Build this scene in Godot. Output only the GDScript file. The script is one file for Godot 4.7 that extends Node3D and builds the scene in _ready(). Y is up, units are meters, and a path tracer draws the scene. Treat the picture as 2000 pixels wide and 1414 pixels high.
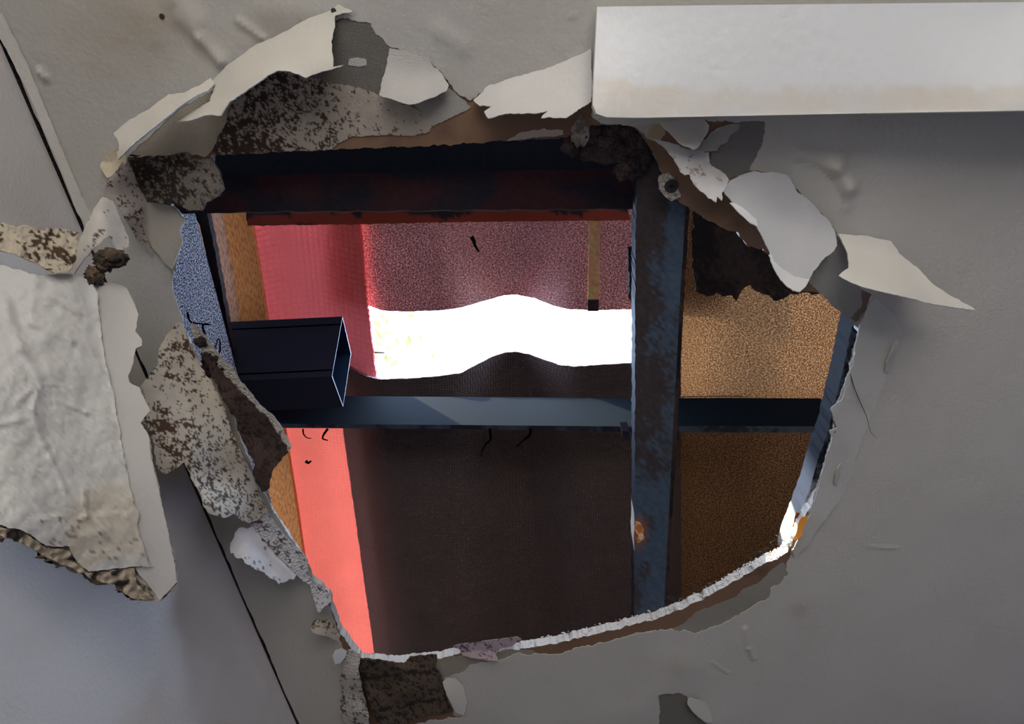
extends Node3D

const FL := 1444.0            # focal length in pixels of the 2000 x 1414 frame
const CY := 2.4               # height of the ceiling
const EYE := Vector3(0, 1.744, 0)
const PITCH := 61.0
const ROOF_SLOPE := 0.1835
var RX := Vector3(1, 0, 0)
var RU := Vector3(0, cos(deg_to_rad(PITCH)), sin(deg_to_rad(PITCH)))
var RF := Vector3(0, sin(deg_to_rad(PITCH)), -cos(deg_to_rad(PITCH)))
var nz := FastNoiseLite.new()
var nz2 := FastNoiseLite.new()
var used := {}
var M := {}
var WP: Vector3
var WN: Vector3


func _ready() -> void:
	# ------------------------------------------------------------ camera, sky, sun, window light, added blue fill, exposure
	var cam := Camera3D.new()
	cam.name = "camera"
	cam.position = EYE
	cam.rotation_degrees = Vector3(PITCH, 0, 0)
	cam.fov = rad_to_deg(2.0 * atan(707.0 / FL))
	cam.near = 0.02
	cam.far = 200.0
	add_child(cam)
	cam.current = true

	var sky_mat := ProceduralSkyMaterial.new()
	sky_mat.sky_top_color = Color(0.76, 0.86, 1.0)
	sky_mat.sky_horizon_color = Color(0.86, 0.93, 1.0)
	sky_mat.ground_bottom_color = Color(0.32, 0.30, 0.27)
	sky_mat.ground_horizon_color = Color(0.6, 0.6, 0.58)
	sky_mat.sky_energy_multiplier = 3.8
	sky_mat.ground_energy_multiplier = 1.2
	var sky := Sky.new()
	sky.sky_material = sky_mat
	var env := Environment.new()
	env.background_mode = Environment.BG_SKY
	env.sky = sky
	env.tonemap_mode = Environment.TONE_MAPPER_LINEAR
	env.tonemap_exposure = 1.0
	env.sdfgi_enabled = true
	env.ssao_enabled = true
	env.ssil_enabled = true
	var we := WorldEnvironment.new()
	we.name = "sky"
	we.environment = env
	add_child(we)

	var sun := DirectionalLight3D.new()
	sun.name = "sun"
	sun.light_color = Color(1.0, 0.95, 0.87)
	sun.light_energy = 9.0
	sun.light_angular_distance = 0.8
	sun.shadow_enabled = true
	sun.basis = Basis.looking_at(Vector3(0.344, -0.347, -0.088))
	sun.sky_mode = DirectionalLight3D.SKY_MODE_LIGHT_ONLY
	add_child(sun)

	area_light("daylight_window", Vector3(0.2, 1.35, 1.40), Vector3(0, 0.0, -1), Vector2(1.1, 1.25), Color(1.0, 0.97, 0.93), 1.75)
	area_light("added_blue_fill", Vector3(1.83, 1.1, -0.95), Vector3(-1, 0, 0), Vector2(0.8, 1.5), Color(0.60, 0.68, 1.0), 0.34)  # added bluish fill for the lower left wall; no door stands here

	nz.seed = 7
	nz.noise_type = FastNoiseLite.TYPE_SIMPLEX_SMOOTH
	nz.frequency = 1.0
	nz.fractal_type = FastNoiseLite.FRACTAL_NONE
	nz2.seed = 21
	nz2.noise_type = FastNoiseLite.TYPE_SIMPLEX_SMOOTH
	nz2.frequency = 1.0
	nz2.fractal_octaves = 4
	materials()
	var a := on_y(Vector2(0, 80), CY)
	var b := on_y(Vector2(580, 1414), CY)
	WP = a
	WN = (b - a).cross(Vector3.UP).normalized()
	if WN.x < 0:
		WN = -WN
	room()
	ceiling()
	roof()
	attic()
	flaps_top()
	flaps_left()
	flaps_right()
	flaps_bottom()
	small_things()


# ---------------------------------------------------------------- lights
func area_light(called: String, at: Vector3, dir: Vector3, size: Vector2, c: Color, e: float) -> void:
	var l := AreaLight3D.new()
	l.name = called
	l.area_size = size
	l.light_color = c
	l.light_energy = e
	l.area_normalize_energy = true
	l.shadow_enabled = true
	l.area_range = 12.0
	l.area_attenuation = 2.0
	l.transform = Transform3D(Basis.looking_at(dir), at)
	add_child(l)


# ---------------------------------------------------------------- where a pixel's sight line meets a surface
func ray(p: Vector2) -> Vector3:
	return RX * ((p.x - 1000.0) / FL) + RU * ((707.0 - p.y) / FL) + RF


func on_y(p: Vector2, y: float) -> Vector3:
	var d := ray(p)
	return EYE + d * ((y - EYE.y) / d.y)


func on_plane(p: Vector2, at: Vector3, n: Vector3) -> Vector3:
	var d := ray(p)
	return EYE + d * ((at - EYE).dot(n) / d.dot(n))


func at_depth(p: Vector2, depth: float) -> Vector3:
	return EYE + ray(p) * depth


func roof_y(z: float) -> float:
	return 2.75 + (z + 0.5575) * ROOF_SLOPE


func wave(p: Vector3) -> float:
	var s := p.x + 0.055 * p.z + 0.026
	s = fposmod(s + 0.158, 0.316) - 0.158
	if absf(s) > 0.115:
		return 0.0
	var c := cos(s / 0.115 * PI * 0.5)
	return 0.055 * c * c


func on_roof(p: Vector2, level: float) -> Vector3:
	var d := ray(p)
	var t := (roof_y(0.0) + level - EYE.y) / (d.y - ROOF_SLOPE * d.z)
	for k in 5:
		var q := EYE + d * t
		t -= (q.y - roof_y(q.z) - level - wave(q)) / (d.y - ROOF_SLOPE * d.z)
	return EYE + d * t


func pts(a: Array) -> PackedVector2Array:
	var r := PackedVector2Array()
	for k in range(0, a.size(), 2):
		r.append(Vector2(a[k], a[k + 1]))
	return r


func tear(p: PackedVector2Array, amp: float, step := 4.0, seed_at := 0.0) -> PackedVector2Array:
	var r := PackedVector2Array()
	var n := p.size()
	for k in n:
		var a := p[k]
		var b := p[(k + 1) % n]
		var m := maxi(1, int(a.distance_to(b) / step))
		var o := (b - a).orthogonal().normalized()
		for j in m:
			var q := a.lerp(b, float(j) / m)
			var w := nz.get_noise_3d(q.x * 0.05, q.y * 0.05, seed_at) * 1.3 + nz.get_noise_3d(q.x * 0.16, q.y * 0.16, seed_at + 5.0) * 0.8
			r.append(q + o * w * amp)
	return r


# a smooth surface through a few given heights (multiquadric interpolation)
func rbf(c: Array) -> Callable:
	var n := c.size() / 3
	var P := PackedVector2Array()
	var mean := 0.0
	for k in n:
		P.append(Vector2(c[k * 3], c[k * 3 + 1]))
		mean += float(c[k * 3 + 2]) / n
	var A := []
	for i in n:
		var row := PackedFloat64Array()
		for j in n:
			row.append(sqrt(P[i].distance_squared_to(P[j]) + 900.0) / 100.0)
		row.append(float(c[i * 3 + 2]) - mean)
		A.append(row)
	for i in n:
		var best := i
		for r in range(i + 1, n):
			if absf(A[r][i]) > absf(A[best][i]):
				best = r
		var sw = A[i]
		A[i] = A[best]
		A[best] = sw
		for r in range(n):
			if r == i:
				continue
			var f: float = A[r][i] / A[i][i]
			for k in range(i, n + 1):
				A[r][k] -= f * A[i][k]
	var W := PackedFloat64Array()
	for i in n:
		W.append(A[i][n] / A[i][i])
	return func(p: Vector2) -> float:
		var s := mean
		for k in P.size():
			s += W[k] * sqrt(P[k].distance_squared_to(p) + 900.0) / 100.0
		return s


# ---------------------------------------------------------------- a sheet with thickness over an outline
# F: parameter point -> place; C: (parameter point, place) -> linear colour; the front looks at EYE
func sheet(poly: PackedVector2Array, holes: Array, cell: float, F: Callable, C: Callable, thick: float, rim = null, back := true, back_col = null) -> ArrayMesh:
	var V := PackedVector3Array()
	var N := PackedVector3Array()
	var K := PackedColorArray()
	var I := PackedInt32Array()
	var lo := poly[0]
	var hi := poly[0]
	for p in poly:
		lo = lo.min(p)
		hi = hi.max(p)
	var nx := int(ceil((hi.x - lo.x) / cell)) + 1
	var ny := int(ceil((hi.y - lo.y) / cell)) + 1
	lo -= Vector2(0.37, 0.41) * cell
	nx += 1
	ny += 1
	var mark := PackedByteArray()
	mark.resize(nx * ny)
	var rings := [poly]
	rings.append_array(holes)
	for q in rings:
		var m: int = q.size()
		for k in m:
			var a: Vector2 = q[k]
			var b: Vector2 = q[(k + 1) % m]
			var steps := int(a.distance_to(b) / cell * 5.0) + 2
			for j in steps + 1:
				var c := (a.lerp(b, float(j) / steps) - lo) / cell
				var ix := int(c.x)
				var iy := int(c.y)
				if ix >= 0 and iy >= 0 and ix < nx and iy < ny:
					mark[iy * nx + ix] = 1
	var cache := PackedInt32Array()
	cache.resize((nx + 1) * (ny + 1))
	cache.fill(-1)
	var e := cell * 0.35
	var put := func(p: Vector2) -> int:
		var P: Vector3 = F.call(p)
		var n: Vector3 = (F.call(p + Vector2(e, 0)) - P).cross(F.call(p + Vector2(0, e)) - P).normalized()
		if n.dot(EYE - P) < 0:
			n = -n
		V.append(P)
		N.append(n)
		K.append(C.call(p, P))
		return V.size() - 1
	var tri := func(i: int, j: int, k: int) -> void:
		var g := (V[j] - V[i]).cross(V[k] - V[i])
		if g.length_squared() < 1e-18:
			return
		if g.dot(N[i] + N[j] + N[k]) > 0:
			I.append_array(PackedInt32Array([i, k, j]))
		else:
			I.append_array(PackedInt32Array([i, j, k]))
	for iy in ny:
		for ix in nx:
			var o := lo + Vector2(ix, iy) * cell
			if mark[iy * nx + ix] == 0:
				var c := o + Vector2(0.5, 0.5) * cell
				if not within(c, poly, cell):
					continue
				var out_ := false
				for h in holes:
					if within(c, h, cell):
						out_ = true
				if out_:
					continue
				var q := []
				for d in [[0, 0], [1, 0], [1, 1], [0, 1]]:
					var at: int = (iy + d[1]) * (nx + 1) + ix + d[0]
					if cache[at] < 0:
						cache[at] = put.call(lo + Vector2(ix + d[0], iy + d[1]) * cell)
					q.append(cache[at])
				tri.call(q[0], q[1], q[2])
				tri.call(q[0], q[2], q[3])
			else:
				var sq := PackedVector2Array([o, o + Vector2(cell, 0), o + Vector2(cell, cell), o + Vector2(0, cell)])
				var pieces: Array = Geometry2D.intersect_polygons(sq, poly)
				for h in holes:
					var next := []
					for pc in pieces:
						next.append_array(Geometry2D.clip_polygons(pc, h))
					pieces = next
				for pc in pieces:
					var t := Geometry2D.triangulate_polygon(pc)
					if t.is_empty():
						continue
					var ids := []
					for p in pc:
						ids.append(put.call(p))
					for k in range(0, t.size(), 3):
						tri.call(ids[t[k]], ids[t[k + 1]], ids[t[k + 2]])
	# back
	var nv := V.size()
	var ni := I.size()
	for k in (nv if back else 0):
		V.append(V[k] - N[k] * thick)
		N.append(-N[k])
		K.append(K[k] if back_col == null else back_col)
	for k in range(0, ni if back else 0, 3):
		I.append_array(PackedInt32Array([I[k] + nv, I[k + 2] + nv, I[k + 1] + nv]))
	# rim
	for r in rings.size():
		var q: PackedVector2Array = rings[r]
		var ccw := not Geometry2D.is_polygon_clockwise(q)
		for k in q.size():
			var a := q[k]
			var b := q[(k + 1) % q.size()]
			if a.distance_squared_to(b) < 1e-12:
				continue
			var inn := (b - a).orthogonal().normalized()
			if not Geometry2D.is_point_in_polygon((a + b) * 0.5 + inn * cell * 0.02, q):
				inn = -inn
			if r > 0:
				inn = -inn
			var A: Vector3 = F.call(a)
			var B: Vector3 = F.call(b)
			var na: Vector3 = (F.call(a + Vector2(e, 0)) - A).cross(F.call(a + Vector2(0, e)) - A).normalized()
			if na.dot(EYE - A) < 0:
				na = -na
			var m := (a + b) * 0.5
			var i3: Vector3 = F.call(m + inn * e) - F.call(m)
			var nn := (B - A).cross(na).normalized()
			if nn.dot(i3) > 0:
				nn = -nn
			var at := V.size()
			for P in [A, B, B - na * thick, A - na * thick]:
				V.append(P)
				N.append(nn)
				K.append(C.call(a, A) if rim == null else (rim.call(m, P) if rim is Callable else rim))
			if (B - A).cross(B - na * thick - A).dot(nn) > 0:
				I.append_array(PackedInt32Array([at, at + 2, at + 1, at, at + 3, at + 2]))
			else:
				I.append_array(PackedInt32Array([at, at + 1, at + 2, at, at + 2, at + 3]))
	return mesh_of(V, N, K, I)


# three votes, since a single test can slip where its sight line grazes a corner
func within(c: Vector2, poly: PackedVector2Array, cell: float) -> bool:
	var n := 0
	for d in [Vector2.ZERO, Vector2(0.13, 0.071), Vector2(-0.117, -0.173)]:
		if Geometry2D.is_point_in_polygon(c + d * cell, poly):
			n += 1
	return n > 1


func mesh_of(V, N, K, I) -> ArrayMesh:
	var arr := []
	arr.resize(Mesh.ARRAY_MAX)
	arr[Mesh.ARRAY_VERTEX] = V
	arr[Mesh.ARRAY_NORMAL] = N
	arr[Mesh.ARRAY_COLOR] = K
	arr[Mesh.ARRAY_INDEX] = I
	var m := ArrayMesh.new()
	m.add_surface_from_arrays(Mesh.PRIMITIVE_TRIANGLES, arr)
	return m


# ---------------------------------------------------------------- naming
func numbered(called: String) -> String:
	used[called] = used.get(called, -1) + 1
	return called if used[called] == 0 else "%s_%03d" % [called, used[called]]


func place(called: String, mesh: Mesh, mat: Material, parent: Node = self) -> MeshInstance3D:
	var o := MeshInstance3D.new()
	o.name = numbered(called) if parent == self else called
	o.mesh = mesh
	o.material_override = mat
	parent.add_child(o, true)
	return o


func thing(called: String, label: String, category: String, group := "") -> Node3D:
	var o := Node3D.new()
	o.name = numbered(called)
	add_child(o, true)
	return tag(o, label, category, group)


func tag(o: Node3D, label: String, category: String, group := "") -> Node3D:
	o.set_meta("label", label)
	o.set_meta("category", category)
	if group:
		o.set_meta("group", group)
	return o


func struct(o: Node3D, label := "", category := "") -> Node3D:
	o.set_meta("kind", "structure")
	if label:
		o.set_meta("label", label)
		o.set_meta("category", category)
	return o


# ---------------------------------------------------------------- colours and materials
func lin(r: float, g: float, b: float) -> Color:
	return Color(r / 255.0, g / 255.0, b / 255.0).srgb_to_linear()


func flat(c: Color) -> Callable:
	return func(_p: Vector2, _P: Vector3) -> Color: return c


# even coat with faint blotches
func coat(c: Color, amount := 0.06) -> Callable:
	return func(_p: Vector2, P: Vector3) -> Color:
		var k := 1.0 + amount * nz2.get_noise_3dv(P * 14.0) * 1.6
		return Color(c.r * k, c.g * k, c.b * k * (1.0 - amount * 0.4 * (1.0 - k)))


# specks of dirt, thicker where "dense" says so
func specks(c: Color, dirt: Color, dense: Callable, size := 420.0) -> Callable:
	return func(p: Vector2, P: Vector3) -> Color:
		var d: float = dense.call(p)
		var a := nz.get_noise_3dv(P * size) * 0.62 + nz.get_noise_3dv(P * size * 0.31 + Vector3(9, 3, 1)) * 0.5
		var b := nz2.get_noise_3dv(P * 30.0)
		var k := smoothstep(0.0, 0.12, a + b * 0.35 - (0.62 - d))
		var s := 1.0 + 0.14 * nz2.get_noise_3dv(P * 60.0 + Vector3(4, 4, 4))
		return Color(c.r * s, c.g * s, c.b * s).lerp(dirt, k)


func even(d: float) -> Callable:
	return func(_p: Vector2) -> float: return d


func noise_tex(freq: float, octaves: int, ramp := [], kind := FastNoiseLite.TYPE_SIMPLEX_SMOOTH, size := 512, seed_at := 3, normal := false) -> NoiseTexture2D:
	var f := FastNoiseLite.new()
	f.noise_type = kind
	f.seed = seed_at
	f.frequency = freq
	f.fractal_type = FastNoiseLite.FRACTAL_FBM
	f.fractal_octaves = octaves
	var t := NoiseTexture2D.new()
	t.width = size
	t.height = size
	t.seamless = true
	t.noise = f
	t.as_normal_map = normal
	if ramp.size():
		var g := Gradient.new()
		g.offsets = PackedFloat32Array(ramp.map(func(x): return x[0]))
		g.colors = PackedColorArray(ramp.map(func(x): return x[1]))
		t.color_ramp = g
	return t


func weave_tex(size: int, cells: int) -> ImageTexture:
	var im := Image.create(size, size, false, Image.FORMAT_RGB8)
	for y in size:
		for x in size:
			var u := absf(sin(PI * cells * x / size))
			var v := absf(sin(PI * cells * y / size))
			var h := pow(u * v, 0.7)
			im.set_pixel(x, y, Color(h, h, h))
	return ImageTexture.create_from_image(im)


func mat(rough: float, bump: Texture2D = null, bump_cm := 0.0, scale := Vector3.ONE * 6.0, tex: Texture2D = null, metal := 0.0) -> StandardMaterial3D:
	var m := StandardMaterial3D.new()
	m.vertex_color_use_as_albedo = true
	m.roughness = rough
	m.metallic = metal
	m.cull_mode = BaseMaterial3D.CULL_DISABLED
	m.uv1_triplanar = true
	m.uv1_world_triplanar = true
	m.uv1_scale = scale
	if bump:
		m.heightmap_enabled = true
		m.heightmap_texture = bump
		m.heightmap_scale = bump_cm
	if tex:
		m.albedo_texture = tex
	return m


func materials() -> void:
	var grain := noise_tex(0.035, 4)
	var fine := noise_tex(0.12, 3, [], FastNoiseLite.TYPE_SIMPLEX_SMOOTH, 512, 9)
	var crumb := noise_tex(0.06, 5, [], FastNoiseLite.TYPE_CELLULAR, 512, 5)
	var weave := weave_tex(256, 16)
	M.paint = mat(0.62, grain, 0.035, Vector3.ONE * 9.0)
	M.gloss = mat(0.42, grain, 0.05, Vector3.ONE * 5.0)
	M.paper = mat(0.85, fine, 0.05, Vector3.ONE * 9.0)
	M.gypsum = mat(0.95, crumb, 0.35, Vector3.ONE * 11.0)
	M.felt = mat(0.95, fine, 0.25, Vector3.ONE * 13.0, noise_tex(0.2, 3, [[0.3, Color(0.45, 0.42, 0.4)], [0.62, Color(1, 1, 1)]]))
	M.steel = mat(0.7, fine, 0.03, Vector3.ONE * 8.0)
	M.steel.metallic_specular = 0.3
	M.dark_steel = mat(0.75)
	M.dark_steel.metallic_specular = 0.2
	M.red = mat(0.7)
	M.wood = mat(0.75, null, 0.0, Vector3(14, 14, 3), noise_tex(0.05, 4, [[0.25, Color(0.82, 0.74, 0.68)], [0.6, Color(1, 1, 1)]]))
	M.wood.backlight_enabled = true
	M.wood.backlight = Color(0.2, 0.2, 0.2)  # board made translucent so it brightens from behind, unlike real timber
	M.plaster = mat(0.9, crumb, 0.3, Vector3.ONE * 5.0, noise_tex(0.13, 3, [[0.36, Color(0.12, 0.12, 0.14)], [0.5, Color(0.7, 0.7, 0.72)], [0.62, Color(1, 1, 1)]], FastNoiseLite.TYPE_SIMPLEX_SMOOTH, 512, 31))
	M.board = mat(0.75)
	M.fabric = mat(0.75, weave, 0.12, Vector3.ONE * 11.0)
	M.fabric.backlight_enabled = true
	M.fabric.backlight = Color(0.30, 0.30, 0.30)
	M.fabric_deep = mat(0.75, weave, 0.35, Vector3.ONE * 7.0)
	M.fabric_deep.backlight_enabled = true
	M.fabric_deep.backlight = Color(0.21, 0.21, 0.21)
	var fibre := noise_tex(0.16, 4, [[0.28, Color(0.30, 0.25, 0.24)], [0.5, Color(0.66, 0.60, 0.57)], [0.72, Color(1, 1, 1)]], FastNoiseLite.TYPE_SIMPLEX_SMOOTH, 512, 12)
	M.fibre = mat(0.75, weave, 0.04, Vector3.ONE * 4.0, fibre)
	M.fibre.backlight_enabled = true
	M.fibre.backlight = Color(0.27, 0.27, 0.27)
	M.gold = mat(0.7, null, 0.0, Vector3.ONE * 4.0, fibre)
	M.gold.backlight_enabled = true
	M.gold.backlight = Color(0.36, 0.36, 0.36)
	M.sheet_dark = mat(0.75, weave, 0.08, Vector3.ONE * 16.0)
	M.leaf = mat(0.6)
	M.leaf.backlight_enabled = true
	M.leaf.backlight = Color(0.9, 0.9, 0.9)
	M.thin_paper = mat(0.8)
	M.thin_paper.backlight_enabled = true
	M.thin_paper.backlight = Color(0.9, 0.9, 0.9)
	var g := StandardMaterial3D.new()
	g.albedo_color = Color(0.95, 0.98, 1.0, 0.08)
	g.transparency = BaseMaterial3D.TRANSPARENCY_ALPHA
	g.roughness = 0.05
	M.glass = g


# ---------------------------------------------------------------- boxes
func box(called: String, lo: Vector3, hi: Vector3, c: Color, m: Material, parent: Node = self) -> MeshInstance3D:
	return frame_box(called, Transform3D(Basis.IDENTITY, (lo + hi) * 0.5), hi - lo, c, m, parent)


# a box with chamfered edges
func frame_box(called: String, t: Transform3D, size: Vector3, c: Color, m: Material, parent: Node = self, ch := 0.002) -> MeshInstance3D:
	var st := SurfaceTool.new()
	st.begin(Mesh.PRIMITIVE_TRIANGLES)
	var h := size * 0.5
	ch = minf(ch, minf(h.x, minf(h.y, h.z)) * 0.5)
	var axes := [Vector3.RIGHT, Vector3.UP, Vector3.BACK]
	var quad := func(q: Array) -> void:
		var mid: Vector3 = (q[0] + q[1] + q[2] + q[q.size() - 1]) / 4.0
		var g: Vector3 = (q[1] - q[0]).cross(q[2] - q[0])
		if g.dot(mid) > 0:
			q.reverse()
		var n: Vector3 = (q[2] - q[0]).cross(q[1] - q[0]).normalized()
		for k in range(1, q.size() - 1):
			for P in [q[0], q[k], q[k + 1]]:
				st.set_color(c)
				st.set_normal((t.basis * n).normalized())
				st.add_vertex(t * P)
	for i in 3:
		var u: Vector3 = axes[i]
		var v: Vector3 = axes[(i + 1) % 3]
		var w: Vector3 = axes[(i + 2) % 3]
		var hu := h.dot(u)
		var hv := h.dot(v)
		var hw := h.dot(w)
		for s in [-1.0, 1.0]:
			quad.call([u * s * hu + v * (hv - ch) + w * (hw - ch), u * s * hu - v * (hv - ch) + w * (hw - ch), u * s * hu - v * (hv - ch) - w * (hw - ch), u * s * hu + v * (hv - ch) - w * (hw - ch)])
			for s2 in [-1.0, 1.0]:
				quad.call([u * s * hu + v * s2 * (hv - ch) + w * (hw - ch), u * s * hu + v * s2 * (hv - ch) - w * (hw - ch), u * s * (hu - ch) + v * s2 * hv - w * (hw - ch), u * s * (hu - ch) + v * s2 * hv + w * (hw - ch)])
				for s3 in [-1.0, 1.0]:
					if i == 0:
						quad.call([u * s * hu + v * s2 * (hv - ch) + w * s3 * (hw - ch), u * s * (hu - ch) + v * s2 * hv + w * s3 * (hw - ch), u * s * (hu - ch) + v * s2 * (hv - ch) + w * s3 * hw])
	return place(called, st.commit(), m, parent)


# a rod through points
func tube(path: Array, r0: float, r1: float, c: Color, sides := 6) -> ArrayMesh:
	var V := PackedVector3Array()
	var N := PackedVector3Array()
	var K := PackedColorArray()
	var I := PackedInt32Array()
	for k in path.size():
		var d: Vector3 = (path[mini(k + 1, path.size() - 1)] - path[maxi(k - 1, 0)]).normalized()
		var u := d.cross(Vector3(0.31, 0.2, 0.93)).normalized()
		var v := d.cross(u)
		var r := lerpf(r0, r1, float(k) / (path.size() - 1))
		for j in sides:
			var n := u * cos(TAU * j / sides) + v * sin(TAU * j / sides)
			V.append(path[k] + n * r)
			N.append(n)
			K.append(c)
	for k in path.size() - 1:
		for j in sides:
			var a := k * sides + j
			var b := k * sides + (j + 1) % sides
			I.append_array(PackedInt32Array([a, b, a + sides, b, b + sides, a + sides]))
	for e in [0, (path.size() - 1) * sides]:
		for j in range(1, sides - 1):
			I.append_array(PackedInt32Array([e, e + j, e + j + 1]))
	return mesh_of(V, N, K, I)


# ---------------------------------------------------------------- the room
func room() -> void:
	var white := lin(104, 98, 92)
	struct(box("floor", Vector3(-1.0, -0.1, -2.1), Vector3(2.0, 0, 1.6), lin(48, 40, 34), M.board))
	struct(box("wall_right", Vector3(1.9, 0, -2.1), Vector3(2.02, 3.04, 1.6), white, M.board))
	struct(box("wall_front", Vector3(-0.6, 0, -2.2), Vector3(2.0, 2.46, -2.05), white, M.board))
	# back wall round the window
	var wb := Node3D.new()
	wb.name = "wall_back"
	add_child(wb)
	struct(wb)
	box("wall_panel", Vector3(-1.0, 0, 1.48), Vector3(-0.65, 3.06, 1.6), white, M.board, wb)
	box("wall_panel", Vector3(0.55, 0, 1.48), Vector3(2.0, 3.06, 1.6), white, M.board, wb)
	box("wall_panel", Vector3(-0.65, 0, 1.48), Vector3(0.55, 0.7, 1.6), white, M.board, wb)
	box("wall_panel", Vector3(-0.65, 2.0, 1.48), Vector3(0.55, 3.06, 1.6), white, M.board, wb)
	var wi := Node3D.new()
	wi.name = "window_1"
	add_child(wi)
	struct(wi)
	for x in [-0.65, -0.07, 0.51]:
		box("window_frame", Vector3(x, 0.7, 1.51), Vector3(x + 0.04, 2.0, 1.56), lin(230, 230, 226), M.gloss, wi)
	for y in [0.7, 1.96]:
		box("window_frame", Vector3(-0.65, y, 1.51), Vector3(0.55, y + 0.04, 1.56), lin(230, 230, 226), M.gloss, wi)
	for x in [-0.61, -0.03]:
		box("pane", Vector3(x, 0.74, 1.53), Vector3(x + 0.54, 1.96, 1.536), Color.WHITE, M.glass, wi)
	# left wall: its top slopes with the roof and is seen above the ceiling through the hole
	var ta := on_plane(Vector2(378, 405), WP, WN)
	var tb := on_plane(Vector2(440, 640), WP, WN)
	var along := WN.cross(Vector3.UP).normalized()
	if along.z > 0:
		along = -along
	var sl := (tb.y - ta.y) / (tb - ta).dot(along)
	var o := Vector3(WP.x, 0, WP.z)
	var top := func(s: float) -> float: return ta.y + (s - (ta - o).dot(along)) * sl
	var F := func(p: Vector2) -> Vector3: return o + along * p.x + Vector3.UP * p.y
	var wall := Node3D.new()
	wall.name = "wall_left"
	add_child(wall)
	struct(wall, "off white plastered wall left of the cracked ceiling joint", "wall")
	# painted room side, bare render above the ceiling
	var paint_col := lin(216, 211, 205)
	var Cw := func(p: Vector2, P: Vector3) -> Color:
		var k := 1.0 + 0.05 * nz2.get_noise_3dv(P * 9.0)
		var c := Color(paint_col.r * k, paint_col.g * k, paint_col.b * k)
		var st := smoothstep(0.25, 0.5, nz2.get_noise_3dv(P * Vector3(6, 2.5, 6) + Vector3(3, 1, 2)))
		c = c.lerp(lin(188, 168, 136), st * 0.35)
		return c
	place("painted_face", sheet(pts([-1.55, 0, 2.3, 0, 2.3, CY - 0.001, -1.55, CY - 0.001]), [], 0.02, F, Cw, 0.09), M.paint, wall)
	place("bare_render", sheet(PackedVector2Array([Vector2(-1.55, CY - 0.001), Vector2(2.3, CY - 0.001), Vector2(2.3, top.call(2.3)), Vector2(-1.55, top.call(-1.55))]), [], 0.02, F, func(p: Vector2, P: Vector3) -> Color: return lin(54, 52, 50).lerp(lin(200, 202, 210), smoothstep(0.022, 0.034, P.y - CY)), 0.09), M.plaster, wall)  # darkened just above the ceiling: shade of the crack put into the colour


# ---------------------------------------------------------------- the ceiling
func hole_core() -> PackedVector2Array:
	return pts([412, 303, 470, 301, 560, 296, 650, 292, 760, 288, 860, 283, 950, 278, 1060, 270, 1108, 267, 1150, 246, 1215, 238, 1242, 250, 1262, 275, 1282, 310, 1296, 340, 1310, 385, 1345, 405, 1400, 440, 1440, 456, 1460, 480, 1490, 487, 1505, 500, 1530, 550, 1560, 566, 1616, 577, 1648, 602, 1671, 626, 1684, 662, 1656, 770, 1640, 810, 1635, 850, 1620, 905, 1606, 955, 1572, 1010, 1552, 1052, 1530, 1086, 1492, 1102, 1450, 1126, 1400, 1155, 1340, 1186, 1292, 1206, 1210, 1227, 1120, 1248, 1050, 1263, 985, 1274, 900, 1277, 848, 1288, 780, 1296, 705, 1290, 685, 1262, 665, 1237, 650, 1200, 640, 1165, 596, 1125, 584, 1088, 556, 1050, 529, 1008, 499, 965, 464, 890, 434, 830, 404, 760, 374, 700, 346, 636, 320, 560, 329, 510, 344, 470, 336, 452, 348, 430, 324, 402, 390, 385, 408, 345])


func hole_paint() -> PackedVector2Array:
	return pts([250, 308, 300, 258, 345, 216, 400, 184, 425, 172, 470, 135, 520, 105, 590, 72, 640, 50, 656, 38, 671, 34, 703, 42, 724, 46, 737, 66, 760, 88, 784, 98, 810, 106,
		837, 113, 848, 131, 862, 140, 878, 165, 900, 186, 918, 194, 950, 176, 1006, 155, 1060, 142, 1112, 124, 1150, 112, 1157, 150, 1157, 228, 1175, 240, 1215, 241, 1240, 246,
		1286, 240, 1310, 256, 1340, 246, 1376, 236, 1447, 238, 1494, 235, 1490, 272, 1477, 306, 1464, 331, 1511, 338, 1540, 346, 1562, 378, 1598, 410, 1624, 436, 1638, 466,
		1656, 493, 1660, 522, 1684, 566, 1702, 575, 1691, 607, 1676, 640, 1668, 690, 1650, 745, 1630, 800, 1625, 855, 1608, 905, 1594, 955, 1577, 1010, 1556, 1055, 1540, 1090, 1534, 1112,
		1538, 1119, 1520, 1140, 1505, 1147, 1503, 1166, 1458, 1190, 1420, 1214, 1363, 1235, 1306, 1228, 1263, 1233, 1220, 1242, 1173, 1257, 1135, 1261, 1087, 1278, 1054, 1276,
		1011, 1276, 973, 1287, 954, 1290, 916, 1299, 897, 1314, 869, 1323, 864, 1333, 871, 1361, 888, 1394, 902, 1399, 859, 1404, 797, 1413, 780, 1440, 735, 1440, 715, 1400,
		690, 1340, 678, 1290, 661, 1240, 649, 1200, 639, 1168, 611, 1127, 599, 1090, 571, 1052, 544, 1010, 514, 967, 479, 892, 449, 832, 419, 762, 389, 702, 361, 638, 336, 560,
		345, 510, 360, 470, 352, 452, 364, 431, 339, 400, 290, 394, 272, 368, 258, 335])


func to_xz(p: PackedVector2Array) -> PackedVector2Array:
	var r := PackedVector2Array()
	for q in p:
		var P := on_y(q, CY)
		r.append(Vector2(P.x, P.z))
	return r


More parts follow.
